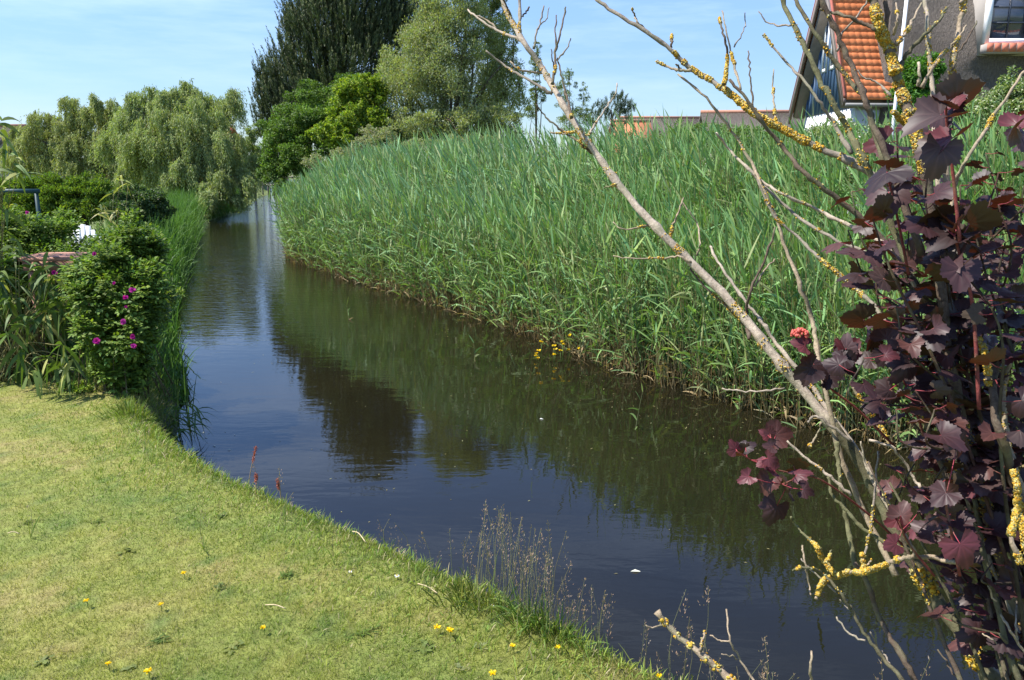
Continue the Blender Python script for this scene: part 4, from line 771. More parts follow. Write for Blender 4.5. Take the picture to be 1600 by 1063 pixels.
def thatched_house():
    d = 14.9; root = thing('thatched_house', (*D(1500, 200, d)[:2], .5), 'large grey thatched house with a white dormer window and brick sill', 'house')
    # steep thatch front as thick displaced slab: grid over photo extents, flowing round the window
    g = Geo(); nu, nv = 120, 70; x0, x1 = D(1410, 100, d)[0], D(2300, 100, d)[0]; zb, zt = 2.7, 7.9
    U, V = np.meshgrid(np.linspace(0, 1, nu), np.linspace(0, 1, nv)); wc = D(1585, 35, d+.35); ww, wh = .62, .52
    Xg = x0+(x1-x0)*U+(.5*(V-.35))*(1-U); Zg = zb+(zt-zb)*V
    Yg = d+(Zg-zb)*.34+.10*vnoise(np.stack([Xg, Zg], -1), 1.3, 6)+.03*vnoise(np.stack([Xg, Zg], -1), 6, 9)
    dx = (Xg-(wc[0]+.1))/1.05; dz = (Zg-wc[2])/.85; m = np.exp(-(dx**4+dz**4)); Yg = Yg-m*.34
    hole = (np.abs(Xg-wc[0]) < ww) & (np.abs(Zg-wc[2]) < wh); lip = np.exp(-np.maximum(0, np.maximum(np.abs(Xg-wc[0])/ww, np.abs(Zg-wc[2])/wh)-1)*6); Yg = np.where(hole, Yg+.8, Yg-lip*.12)
    Yg = Yg+.12*np.exp(-((Zg-zb)/.12)**2)+np.where(V < .001, .5, 0)
    i, j = np.meshgrid(np.arange(nv-1), np.arange(nu-1), indexing='ij'); q = (i*nu+j).ravel(); pts = np.stack([Xg, Yg, Zg], -1); back = pts+[0, 1.2, 0]
    g.add(pts, np.stack([q, q+1, q+nu+1, q+nu], -1)); n = nu*nv
    ed = [(k, k+1) for k in range(nu-1)]+[(k*nu, (k+1)*nu) for k in range(nv-1)]+[(k*nu+nu-1, (k+1)*nu+nu-1) for k in range(nv-1)]+[((nv-1)*nu+k, (nv-1)*nu+k+1) for k in range(nu-1)]
    V2 = np.concatenate([pts.reshape(-1, 3), back.reshape(-1, 3)]); g.add(V2, [[a, b, b+n, a+n] for a, b in ed]); g.build('thatch', M_thatch, root, smooth=True)
    g = Geo(); box(g, (x0+2.7, d+1.0, .3), (x1-.2, d+6, 7.0), (.6, .58, .54)); g.build('wall', M_plain, root)
    y = wc[1]-.30; g = Geo(); w = (.78, .79, .8); L_, R_, Bz, Tz = wc[0]-.50, wc[0]+.56, wc[2]-.43, wc[2]+.46
    L_ = D(1541, 40, y)[0]; Bz = D(1560, 68, y)[2]; R_ = L_+1.15; Tz = Bz+.98; f = .085
    for a in (((L_, y, Bz), (L_+f, y+.1, Tz)), ((R_-f, y, Bz), (R_, y+.1, Tz)), ((L_+f+.001, y+.002, Bz), (R_-f-.001, y+.1, Bz+f)), ((L_+f+.001, y+.002, Tz-f), (R_-f-.001, y+.1, Tz))): box(g, *a, w)
    wn = g.build('window', M_paint, root)
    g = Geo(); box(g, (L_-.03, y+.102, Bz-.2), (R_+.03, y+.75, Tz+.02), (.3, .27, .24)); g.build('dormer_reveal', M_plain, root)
    g = Geo(); k = (.04, .05, .07); mx_, mz = (L_+R_)/2, (Bz+Tz)/2
    for fx in (1/3, 2/3): xx = L_+f+(R_-L_-2*f)*fx; box(g, (xx-.013, y+.03, Bz+f), (xx+.013, y+.06, Tz-f), k)
    for fz in (1/3, 2/3): zz = Bz+f+(Tz-Bz-2*f)*fz; box(g, (L_+f, y+.033, zz-.012), (R_-f, y+.057, zz+.012), k)
    g.build('glazing_bars', M_paint, wn); g = Geo(); box(g, (L_+f, y+.063, Bz+f), (R_-f, y+.075, Tz-f)); g.build('pane', M_glass, wn)
    g = Geo(); c = D(1537, 80, y)[0]; zz = Bz-.004
    for k in range(9): box(g, (c+k*.135, y-.10, zz-.15), (c+k*.135+.118, y+.10, zz), np.array([.62, .2, .12])*random.uniform(.8, 1.15))
    g.build('brick_sill', M_tile, root); g = Geo(); box(g, (c-.01, y-.09, zz-.17), (c+1.23, y+.3, zz-.012), (.34, .3, .27)); g.build('sill_mortar', M_plain, root)
thatched_house()
g = Geo(); a = D(1423, -60, 11.5); b = D(1417, 290, 11.5); b[0] = a[0]-.01; b[1] = a[1]; b[2] = .45
root = thing('flag_pole', (b[0], b[1], .5), 'thin white pole in front of the thatched wall', 'pole'); tube(g, [b, (a+b)/2, a], .024, 12, (.8, .8, .8)); g.build('pole', M_paint, root); g = Geo(); tube(g, [[b[0], b[1], .45], [b[0], b[1], .62]], .05, 12, (.5, .5, .5)); g.build('base', M_paint, root)
print('PART2 done')

# ------------------------------------------------------------------ bare lichen covered shrub in the foreground
BARK = {'pale': (.40, .335, .265), 'tan': (.34, .27, .19), 'grey': (.25, .215, .175), 'dark': (.115, .085, .062), 'olive': (.105, .095, .055), 'green': (.15, .145, .075)}
LICH = [(.58, .39, .055), (.54, .46, .17), (.56, .29, .03), (.36, .36, .2)]
def lichen(g, pts, rad, s0, s1, dens, size, seed):
    r = np.random.default_rng(seed); L = np.linalg.norm(np.diff(pts, axis=0), axis=1); cs = np.r_[0, np.cumsum(L)]/L.sum(); ln = L.sum()*(s1-s0)
    n = max(6, int(ln*dens*2.6)); s = r.uniform(s0, s1, n); cl = vnoise((s*L.sum())[:, None]*np.ones((1, 2)), 38, seed); s = s[cl > (-.42 if dens > 2400 else .12)]; n = len(s)
    if n < 3: return
    p = np.stack([np.interp(s, cs, pts[:, k]) for k in range(3)], 1); rr = np.interp(s, cs, rad); p2 = np.stack([np.interp(s+.01, cs, pts[:, k]) for k in range(3)], 1); T = norm(p2-p+1e-6)
    o = rdir(n, r); o = norm(o-T*np.sum(o*T, 1, keepdims=True)); q = p+o*(rr*r.uniform(.9, 1.15, n)+size*.15)[:, None]
    m = 7; a = np.arange(m)*2*math.pi/m; N_ = norm(o+rdir(n, r)*.65); A = norm(np.cross(N_, rdir(n, r))); B = np.cross(N_, A); sz = size*r.uniform(.45, 1.25, n)
    rim = q[:, None]+sz[:, None, None]*(A[:, None]*np.cos(a)[None, :, None]+B[:, None]*np.sin(a)[None, :, None])*r.uniform(.6, 1.15, (n, m, 1))+N_[:, None]*(sz[:, None]*r.uniform(-.15, .35, (n, m)))[..., None]
    top = q+N_*(sz*.1)[:, None]; bot = q-N_*(sz*.55)[:, None]; V = np.concatenate([rim, top[:, None], bot[:, None]], 1)
    i = (np.arange(n)*(m+2))[:, None]; j = np.arange(m)[None]; j2 = (j+1) % m
    f = np.concatenate([np.stack([i+j, i+j2, i+m+0*j], -1).reshape(-1, 3), np.stack([i+j2, i+j, i+m+1+0*j], -1).reshape(-1, 3)])
    c = np.array(LICH)[r.choice(4, n, p=[.42, .25, .23, .10])]*r.uniform(.7, 1.15, (n, 1)); g.add(V, None, f, np.repeat(c, m+2, 0))
SHRUB = thing('bare_shrub', (1.75, 1.35, .35), 'nearly leafless grey shrub with orange lichen leaning over the canal from the right', 'shrub')
def branch(pxs, t0, t1, r0, r1, bark='grey', lich=(), name='branch', par=None, dens=1500, knots=True, ls=.0026):
    """pxs read off the photograph base to tip or tip to base; t0,t1 camera depth; r0,r1 half width in photo pixels"""
    pxs = np.array(pxs, float); n = len(pxs); dl = np.r_[0, np.cumsum(np.linalg.norm(np.diff(pxs, axis=0), axis=1))]; dl /= dl[-1]
    t = t0+(t1-t0)*dl+(rng.normal(size=n)*.012); P3 = np.array([P(a, b, q) for (a, b), q in zip(pxs, t)])
    pts = curve(np.c_[P3], 5); m = len(pts); u = np.linspace(0, 1, m); tt = np.interp(u, np.linspace(0, 1, n), t)
    rad = .86*(r0+(r1-r0)*np.interp(u, np.linspace(0, 1, n), dl))*tt/F; pts[1:-1] += rng.normal(size=(m-2, 3))*.0012
    if knots: rad = rad*(1+.22*np.maximum(0, rng.normal(size=m)))
    g = Geo(); k = 12 if max(r0, r1) > 7 else 7
    base = np.array(BARK[bark]); cc = np.repeat(base*rng.uniform(.82, 1.15, (m, 1)), k, 0); cc = np.concatenate([cc, cc[:2]])
    tube(g, pts, rad, k, cc, .05); o = g.build(name, M_bark, par or SHRUB, smooth=True)
    if lich:
        g = Geo()
        for q in lich: s0, s1, d = q[:3]; lichen(g, pts, rad, s0, s1, dens*d, ls*(q[3] if len(q) > 3 else 1), rng.integers(1e6))
        if g.v: g.build('lichen', M_lichen, o)
    return o
A = [(770, -40), (795, 25), (820, 68), (850, 112), (880, 165), (905, 205), (935, 245), (975, 300), (1025, 355), (1080, 410), (1140, 470), (1200, 545), (1250, 605), (1300, 665)]
branch(A, 2.35, 1.85, 3.9, 8.8, 'pale', [(.0, .2, .7), (.2, .27, .6), (.36, .40, .8), (.44, .47, .5), (.61, .66, 1.2), (.76, .80, .9), (.84, .93, .5)], 'trunk')
branch([(1300, 665), (1345, 725), (1385, 800), (1424, 874), (1455, 925), (1484, 967), (1515, 1012), (1547, 1061), (1585, 1120), (1640, 1230), (1700, 1400)], 1.85, 1.5, 8.8, 17, 'olive', [(.3, .6, .8), (.6, .8, .8)], 'trunk', dens=1800, ls=.006)
branch([(925, -20), (934, 0), (966, 24), (1011, 51), (1047, 77), (1077, 105), (1125, 135), (1161, 163), (1188, 184), (1222, 202), (1280, 232), (1330, 253), (1390, 290)], 2.05, 1.75, 2.6, 6.5, 'grey', [(.02, .3, .12), (.33, .5, 1.3), (.5, .86, 1.9, 1.15), (.86, .95, .5)], dens=2000)
branch([(1140, 125), (1161, 148), (1186, 184), (1222, 229), (1252, 265), (1280, 289), (1340, 335), (1400, 400), (1450, 480), (1500, 600)], 1.85, 1.7, 2.5, 7, 'dark', [(.22, .4, .5)])
branch([(1059, 116), (1104, 154), (1143, 205), (1175, 255), (1189, 289), (1213, 340), (1228, 391), (1249, 443), (1268, 497), (1274, 530), (1287, 600), (1310, 700), (1350, 800), (1400, 900)], 2.0, 1.7, 1.6, 5.5, 'tan', [(.1, .35, .12)])
branch([(1119, 208), (1140, 235), (1164, 259), (1194, 286), (1219, 301), (1277, 328), (1331, 355), (1390, 390), (1440, 460)], 2.0, 1.7, 2, 3.6, 'pale', [(.4, .7, .25)])
branch([(1183, 280), (1210, 337), (1246, 370), (1277, 400), (1301, 421), (1337, 452), (1373, 488), (1420, 560)], 1.9, 1.65, 1.8, 4, 'grey', [(.1, .7, .7)])
branch([(1189, 286), (1240, 334), (1307, 376), (1349, 394), (1400, 430)], 1.95, 1.7, 2.2, 3.4, 'grey', [(.3, .6, .15)])
branch([(1110, 385), (1118, 402), (1140, 438), (1167, 473), (1187, 500), (1208, 530), (1238, 569), (1264, 600), (1300, 650), (1345, 715), (1375, 770), (1420, 850)], 2.05, 1.75, 2, 5.5, 'pale', [(.5, .8, .2)])
branch([(1211, 355), (1197, 402), (1182, 432), (1172, 458), (1166, 500), (1170, 530)], 1.95, 1.95, 1.4, 3, 'dark'); branch([(1210, 405), (1195, 422), (1180, 448)], 1.97, 1.95, 1.2, 2, 'tan')
branch([(1068, 309), (1060, 332), (1051, 354), (1047, 372)], 2.1, 2.08, 1.2, 2.4, 'tan', [(.6, 1, .8)]); branch([(1065, 314), (1080, 334), (1090, 352), (1093, 380), (1089, 400)], 2.12, 2.08, 1, 1.6, 'tan')
branch([(958, 347), (973, 358), (1005, 354), (1017, 350)], 2.1, 2.1, 1, 1.8, 'tan', [(.3, .8, .4)]); branch([(944, 294), (953, 291), (965, 288)], 2.15, 2.13, 1, 2, 'green', [(.2, .9, .6)])
branch([(958, 400), (985, 404), (1040, 403), (1062, 401), (1080, 410)], 2.1, 2.05, 1, 2, 'tan', [(.3, .9, .5)]); branch([(1078, 420), (1100, 448), (1130, 475), (1163, 505), (1185, 530)], 2.05, 1.98, 1.4, 2.6, 'dark', [(.3, .9, .3)])
branch([(731, 15), (755, 35), (776, 47), (800, 58), (818, 64)], 2.4, 2.3, 1.5, 2.8, 'pale', [(.45, .7, .9)]); branch([(735, 22), (758, 30), (776, 45)], 2.4, 2.36, 1.1, 1.8, 'tan')
branch([(759, 79), (785, 100), (813, 118), (845, 136), (863, 147)], 2.35, 2.25, 1.4, 3, 'grey', [(.3, .7, .25)]); branch([(797, 96), (813, 110), (843, 114), (852, 113)], 2.3, 2.3, 1.2, 2, 'tan', [(0, .4, .8)])
branch([(809, -30), (812, 10), (812, 42), (815, 60)], 2.35, 2.3, 2.4, 2.8, 'grey', [(.6, 1, .6)]); branch([(827, 11), (820, 22), (813, 30)], 2.35, 2.33, 1.6, 1.4, 'dark'); branch([(784, -5), (792, 10), (797, 22)], 2.3, 2.32, 1.4, 1.8, 'dark')
branch([(850, 9), (844, 37), (838, 55), (834, 76)], 2.35, 2.3, 1.1, 1.9, 'grey', [(.4, .6, .4)]); branch([(858, 12), (855, 28), (845, 38)], 2.37, 2.35, .8, 1, 'grey')
branch([(884, 11), (880, 30), (874, 60), (869, 76), (867, 108), (863, 132)], 2.3, 2.22, 1.3, 2.6, 'dark', [(.8, 1, .5)]); branch([(869, 24), (868, 50), (869, 76)], 2.32, 2.29, 1, 1.5, 'dark'); branch([(861, 77), (863, 92), (866, 108)], 2.3, 2.28, .9, 1.3, 'dark')
branch([(892, 60), (886, 76), (874, 90), (868, 98)], 2.3, 2.28, .9, 1.6, 'grey'); branch([(871, 91), (876, 112), (881, 136), (888, 160), (893, 184)], 2.25, 2.15, 1.3, 2.6, 'dark', [(.8, 1, .9)])
branch([(964, 130), (961, 148), (955, 158), (940, 180), (926, 200), (920, 212)], 2.2, 2.18, .9, 2.2, 'pale', [(.7, 1, .2)]); branch([(837, 163), (850, 180), (867, 195), (882, 208), (905, 222), (925, 240)], 2.25, 2.2, 1, 2.6, 'dark', [(.5, 1, .4)])
branch([(860, 207), (880, 209), (900, 206)], 2.25, 2.22, 1, 1.4, 'tan', [(.2, 1, 1)])
branch([(988, 14), (992, 26), (996, 33), (1008, 48)], 2.0, 2.0, 1.2, 2.2, 'tan', [(0, .2, 1.4), (.45, .7, 1.4)]); branch([(1050, 55), (1049, 68), (1048, 78)], 1.98, 1.96, 1.8, 2.4, 'dark', [(0, .35, 2)])
branch([(1026, 96), (1050, 107), (1065, 110), (1080, 110)], 1.97, 1.95, 1.6, 2.8, 'tan', [(.0, .3, .4)]); branch([(1056, 101), (1061, 106), (1066, 110)], 1.96, 1.95, 1.2, 1.5, 'dark')
branch([(1124, 27), (1130, 52), (1134, 69), (1136, 99), (1131, 132)], 1.95, 1.9, 1.6, 2.6, 'dark', [(0, .12, 2.2), (.35, .5, .9), (.55, 1, 1.7)]); branch([(1128, 17), (1133, 42), (1140, 72), (1149, 108), (1157, 140)], 1.97, 1.88, 1, 2.2, 'tan', [(.45, .7, 1.1), (.85, 1, 1.3)])
branch([(1164, 20), (1165, 35), (1161, 51), (1147, 74)], 1.98, 1.95, .8, 1.3, 'grey'); branch([(1169, 80), (1172, 110), (1174, 140), (1176, 165)], 1.95, 1.87, 1, 1.8, 'dark'); branch([(1209, 108), (1208, 140), (1209, 160), (1212, 190)], 1.92, 1.85, .9, 2.0, 'tan', [(.3, 1, 1.5)])
branch([(1215, -40), (1222, 0), (1240, 41), (1264, 85), (1284, 132), (1306, 170), (1325, 203), (1347, 247), (1380, 320), (1420, 420)], 1.7, 1.6, 4, 6, 'green', [(.1, .6, .08), (.5, .7, .3)])
branch([(1230, -30), (1242, 0), (1270, 47), (1297, 85), (1325, 124), (1347, 148), (1361, 179), (1366, 203), (1390, 290)], 1.75, 1.6, 3, 4.5, 'olive', [(.2, .6, .12)])
branch([(1275, -30), (1284, 0), (1303, 41), (1319, 80), (1339, 121), (1352, 157), (1363, 192), (1400, 280), (1440, 400)], 1.65, 1.55, 4, 6, 'dark', [(.1, .4, .06)])
branch([(1193, 54), (1231, 99), (1256, 126), (1278, 157), (1300, 190), (1330, 240)], 1.85, 1.7, 1.6, 3.6, 'grey', [(.0, .1, .5), (.5, .9, .15)]); branch([(1185, 18), (1201, 36), (1218, 40), (1236, 40)], 1.8, 1.75, 1, 1.8, 'grey')
branch([(1281, 14), (1300, 20), (1325, 27), (1350, 38), (1369, 47)], 1.65, 1.6, 1.8, 3.6, 'dark', [(.1, .3, .3)]); branch([(1360, -20), (1355, 0), (1335, 30), (1314, 55), (1308, 80)], 1.7, 1.66, 1.4, 2, 'grey')
branch([(1360, -40), (1365, 0), (1374, 41), (1388, 74), (1399, 110), (1407, 137), (1424, 187), (1438, 234), (1455, 330), (1470, 450), (1490, 600), (1530, 750), (1572, 900), (1640, 1100)], 1.62, 1.45, 7, 11, 'dark', [(.0, .19, 2.6, 1.15), (.19, .3, 1.8), (.3, .45, .5), (.55, .9, .45)], dens=2300)
branch([(1380, -30), (1385, 20), (1383, 60)], 1.63, 1.62, 4, 4, 'dark')
branch([(1443, -30), (1446, 0), (1450, 55), (1454, 104), (1457, 143), (1462, 234), (1470, 330), (1490, 450)], 1.75, 1.65, 3.4, 5, 'pale', [(.1, .45, .25)]); branch([(1512, -30), (1506, 0), (1498, 47), (1490, 93), (1484, 137), (1475, 200), (1480, 300)], 1.7, 1.62, 4.2, 6, 'tan', [(.1, .2, .9), (.3, .6, .5)])
branch([(1480, 12), (1468, 30), (1450, 50), (1429, 71), (1410, 96), (1402, 118)], 1.66, 1.6, 2, 4.6, 'olive', [(.0, .5, .2)]); branch([(1440, 5), (1428, 28), (1416, 50), (1399, 69)], 1.7, 1.62, 1.6, 3, 'tan', [(.4, 1, .9)])
branch([(1510, 40), (1495, 63), (1478, 80), (1462, 99), (1440, 137)], 1.68, 1.62, 1.6, 3.4, 'tan', [(.2, .8, .5)]); branch([(1526, 33), (1512, 60), (1495, 85), (1488, 110)], 1.68, 1.65, 1.2, 2, 'dark'); branch([(1400, 5), (1402, 30), (1396, 55)], 1.62, 1.6, 1.4, 2.6, 'tan', [(.2, 1, 1.6)])
branch([(1600, 112), (1594, 121), (1556, 176), (1537, 209), (1509, 250), (1490, 300), (1480, 380)], 1.6, 1.55, 2.4, 4, 'tan', [(.2, .35, .9), (.6, .8, .5)]); branch([(1340, 110), (1350, 122), (1372, 130), (1392, 150)], 1.65, 1.62, 1.2, 2, 'grey', [(.3, 1, .6)])
branch([(1500, 5), (1520, -10)], 1.7, 1.7, 3, 3, 'tan', [(0, 1, 1)]); branch([(1395, 175), (1420, 200), (1435, 215)], 1.58, 1.56, 3, 3.5, 'grey', [(0, 1, 2.4, 1.1)]); branch([(1435, 98), (1437, 120), (1434, 135)], 1.7, 1.7, 2.4, 2.8, 'pale')
# lower twigs
branch([(1228, 687), (1261, 718), (1285, 735), (1301, 749), (1330, 775)], 1.75, 1.7, 1.8, 3, 'pale', [(.3, .6, .1)]); branch([(1307, 690), (1310, 720), (1313, 749), (1319, 797), (1328, 839), (1335, 880), (1352, 904)], 1.75, 1.7, 4, 4.5, 'green', [(.1, .5, .1)])
branch([(1293, 745), (1301, 776), (1328, 804), (1349, 827), (1391, 851), (1406, 856), (1425, 862)], 1.7, 1.62, 2.2, 4, 'green', [(.7, .95, .2)]); branch([(1372, 705), (1367, 767), (1361, 818), (1355, 851), (1350, 872)], 1.66, 1.64, 1.6, 2.4, 'grey', [(.5, 1, .4)])
branch([(1262, 660), (1275, 650), (1300, 668), (1330, 690)], 1.8, 1.75, 2, 2.6, 'grey'); branch([(1345, 690), (1350, 720), (1362, 742), (1372, 756)], 1.72, 1.7, 1.6, 2.2, 'pale'); branch([(1358, 688), (1395, 700), (1412, 722), (1430, 750), (1438, 762)], 1.7, 1.66, 2, 2.6, 'pale', [(.3, .55, .7)])
branch([(1330, 600), (1352, 635), (1370, 660), (1386, 684)], 1.75, 1.7, 2.4, 3, 'tan', [(.2, 1, 1.8)]); branch([(1265, 698), (1277, 680), (1283, 660)], 1.76, 1.78, 2, 1.6, 'tan', [(0, .9, 1.5)])
LLB = branch([(1500, 880), (1460, 872), (1429, 870), (1408, 874), (1388, 880), (1362, 890), (1346, 895), (1329, 894), (1309, 899), (1289, 907), (1280, 917), (1275, 936)], 1.5, 1.55, 4.6, 2.2, 'tan', [(.3, .6, 3.0, 1.0), (.55, .98, 2.6, 1.25)], dens=2450)
branch([(1304, 897), (1288, 878), (1280, 863), (1275, 853), (1260, 838), (1242, 820), (1236, 808)], 1.55, 1.6, 3.2, 1.6, 'green', [(.0, .45, 2.6), (.45, .58, .8)], dens=2600); branch([(1290, 880), (1296, 868), (1300, 860)], 1.55, 1.56, 2, 1.4, 'green', [(0, .7, 2)])
branch([(1347, 897), (1350, 880), (1347, 865)], 1.53, 1.53, 3, 1.6, 'tan', [(0, 1, 3.4, 1.2)], dens=2600); branch([(1352, 885), (1362, 875)], 1.53, 1.54, 2, 1.4, 'tan', [(0, 1, 2.6)]); branch([(1430, 868), (1424, 852), (1414, 842), (1406, 826)], 1.5, 1.52, 4, 1.8, 'tan', [(.1, .9, 1.2)])
branch([(1238, 892), (1251, 887), (1270, 888), (1289, 899), (1312, 925), (1327, 949), (1330, 952), (1349, 990), (1379, 1027), (1409, 1063), (1470, 1130)], 1.55, 1.45, 1.6, 4.6, 'olive', [(.0, .06, 1.5), (.1, .3, .15)]); branch([(1254, 852), (1255, 866), (1260, 888), (1263, 912), (1267, 930)], 1.56, 1.55, 1.5, 1.3, 'tan', [(0, .1, 1)])
branch([(1252, 873), (1262, 886), (1285, 905), (1306, 926)], 1.57, 1.54, 1.4, 1.6, 'grey'); branch([(1312, 937), (1318, 944), (1326, 952)], 1.53, 1.52, 1, 1.4, 'grey')
branch([(1335, 880), (1352, 904), (1375, 967), (1405, 1020), (1431, 1063), (1480, 1140)], 1.7, 1.6, 4, 5.5, 'dark'); branch([(1307, 964), (1326, 990), (1352, 1001)], 1.5, 1.48, 1.3, 1.8, 'pale'); branch([(1360, 988), (1372, 1010), (1384, 1027), (1391, 1040)], 1.5, 1.48, 1.2, 1.8, 'grey')
branch([(1026, 956), (1056, 990), (1101, 1027), (1142, 1063), (1200, 1115), (1300, 1220)], 1.9, 1.7, 4.5, 7, 'tan', [(.0, .5, .35)], ls=.005); branch([(1101, 986), (1098, 1000), (1094, 1018)], 1.85, 1.85, 2, 2.4, 'tan', [(0, 1, .3)]); branch([(1009, 977), (1022, 981), (1039, 976)], 1.88, 1.88, 1.2, 1.6, 'tan')
branch([(1135, 952), (1139, 994), (1154, 1027), (1176, 1061), (1210, 1110)], 1.85, 1.78, 1.4, 2.4, 'tan'); branch([(1109, 993), (1125, 1001), (1139, 1002)], 1.85, 1.84, 1, 1.4, 'tan'); branch([(1127, 1022), (1144, 1026), (1152, 1030)], 1.84, 1.83, .8, 1.2, 'tan'); branch([(1268, 1018), (1267, 1040), (1266, 1075)], 1.7, 1.7, 2, 2.6, 'tan')
branch([(1544, 915), (1562, 956), (1575, 980), (1589, 1001), (1615, 1040)], 1.45, 1.42, 1.6, 2.6, 'tan'); branch([(1562, 990), (1585, 1025), (1605, 1050), (1650, 1120)], 1.42, 1.4, 2.5, 5, 'olive', [(0, .4, .5)]); branch([(1589, 940), (1587, 975), (1589, 1003)], 1.44, 1.42, 1.4, 1.8, 'grey', [(0, .2, 1.5)])
branch([(1465, 1015), (1485, 1045), (1510, 1080)], 1.6, 1.55, 1.3, 1.8, 'dark'); branch([(1535, 990), (1550, 1000), (1565, 1010)], 1.45, 1.44, 1.2, 1.6, 'tan'); branch([(1128, 607), (1150, 611), (1190, 612), (1226, 607)], 1.95, 1.9, 1.2, 1.8, 'pale')
branch([(1498, 640), (1500, 673), (1512, 741), (1526, 800), (1533, 850), (1560, 960), (1600, 1090)], 1.5, 1.42, 3.5, 5, 'olive', [(.0, .3, .3)]); branch([(1552, 560), (1554, 645), (1571, 701), (1585, 758), (1596, 800), (1625, 900), (1670, 1080)], 1.45, 1.35, 6.5, 11, 'dark', [(.5, .8, 1.6, 1.2)], dens=2200)
branch([(1590, 520), (1575, 580), (1568, 640), (1578, 700), (1600, 780), (1650, 950)], 1.5, 1.4, 3, 7, 'tan', [(.1, .8, .25)]); branch([(1583, 735), (1590, 765), (1589, 800), (1580, 840), (1595, 880)], 1.35, 1.35, 3, 4, 'tan', [(0, 1, 2.4, 1.25)], dens=2200)
branch([(1425, 560), (1440, 640), (1470, 720), (1500, 800), (1545, 930), (1600, 1080)], 1.65, 1.5, 4, 8, 'dark', [(.1, .4, .5)]); branch([(1530, 530), (1540, 560), (1545, 600)], 1.42, 1.42, 3, 4, 'tan', [(0, 1, 3, 1.3)], dens=2200); branch([(1475, 605), (1500, 628), (1520, 640)], 1.55, 1.52, 3, 3, 'tan', [(0, 1, 1.6)])
for k in range(7):                                      # further stems of the thicket, low and to the right
    bx_ = 1440+k*40; tp = (bx_-rng.uniform(20, 130), rng.uniform(560, 820)); branch([tp, ((tp[0]+bx_)/2+20, (tp[1]+1000)/2), (bx_+40, 1010), (bx_+110, 1200)], rng.uniform(1.5, 1.75), rng.uniform(1.35, 1.5), 1.6, rng.uniform(3, 6), ['dark', 'olive', 'dark', 'grey'][k % 4], [(.1, .5, .3)] if k % 3 == 0 else ())

# ------------------------------------------------------------------ purple leaved ninebark shrub
NB = thing('ninebark_shrub', (1.9, 1.5, .35), 'purple leaved ninebark shrub growing through the lichen covered branches at the right edge', 'shrub')
def leaf_template(seed):
    r = np.random.default_rng(seed); na = 45; a = np.linspace(-2.45, 2.45, na); l1, l2 = 1.08+r.normal()*.06, 1.98
    lob = .60+.40*np.exp(-(a/(.50+r.normal()*.04))**2)+.15*np.exp(-((np.abs(a)-l1)/.38)**2)+.12*np.exp(-((np.abs(a)-l2)/.3)**2)
    lob -= .08*np.exp(-((np.abs(a)-.68)/.14)**2); teeth = 1+.05*np.where(np.arange(na) % 2 == 0, 1, -1)+r.normal(size=na)*.03
    fr = np.array([0, .16, .3, .44, .58, .72, .86, 1.0]); V = []; C_ = []; va = np.array([0, l1, -l1, l2, -l2, .56, -.56]); vd = np.abs(a[:, None]-va[None]).min(1)
    for f in fr:
        R_ = lob*(teeth if f > .9 else 1)*f; main = np.exp(-(vd/.07)**2); side_ = np.sin(30*f-13*vd)
        z = (-.016*main+.0045*side_*(1-main))*min(1, f*3)+.010*np.sin(a*3+seed)*f
        V.append(np.stack([np.sin(a)*R_, np.cos(a)*R_, z], 1)); C_.append(1+.45*main+.06*side_)
    V = np.concatenate(V)*[.80, .74, 1]; C_ = np.concatenate(C_); n = len(fr)
    i, j = np.meshgrid(np.arange(n-1), np.arange(na-1), indexing='ij'); q = (i*na+j).ravel(); return V, np.stack([q, q+1, q+na+1, q+na], -1), C_
TPL = [leaf_template(k) for k in range(4)]
def nb_leaves(g, base, tip_dir, nrm, L, col, r):
    for b, d, n_, l, c in zip(base, tip_dir, nrm, L, col):
        V, Fq, vc = TPL[r.integers(0, 4)]; V = V.copy(); cup = r.uniform(-.7, 1.0); droop = r.uniform(-.1, .8); V[:, 2] += cup*V[:, 0]**2*(1.1)-droop*V[:, 1]*np.abs(V[:, 1])+r.normal()*.12*V[:, 0]*V[:, 1]
        d = d/np.linalg.norm(d); s = np.cross(d, n_); s /= np.linalg.norm(s)+1e-9; nn = np.cross(s, d); W_ = b+l*(V[:, :1]*s+V[:, 1:2]*d+V[:, 2:3]*nn)
        g.add(W_, Fq, None, np.clip(np.outer(vc, c), 0, 1))
NBC = [(.033, .014, .015), (.045, .021, .021), (.024, .012, .012), (.058, .022, .018), (.050, .030, .027)]
YNG = (.085, .022, .026)
def cam_dir(ang, tilt):
    """direction in the picture plane (ang degrees, 0 right, 90 up) leaning tilt towards the viewer"""
    r_ = np.array([1., 0, 0]); u = np.array([0, sp, cp]); f = np.array([0, cp, -sp]); return norm((r_*math.cos(R(ang))+u*math.sin(R(ang))-f*tilt)[None])[0]
FACEUP = norm(np.array([[.12, -.62, .75]]))[0]
rn = np.random.default_rng(77)
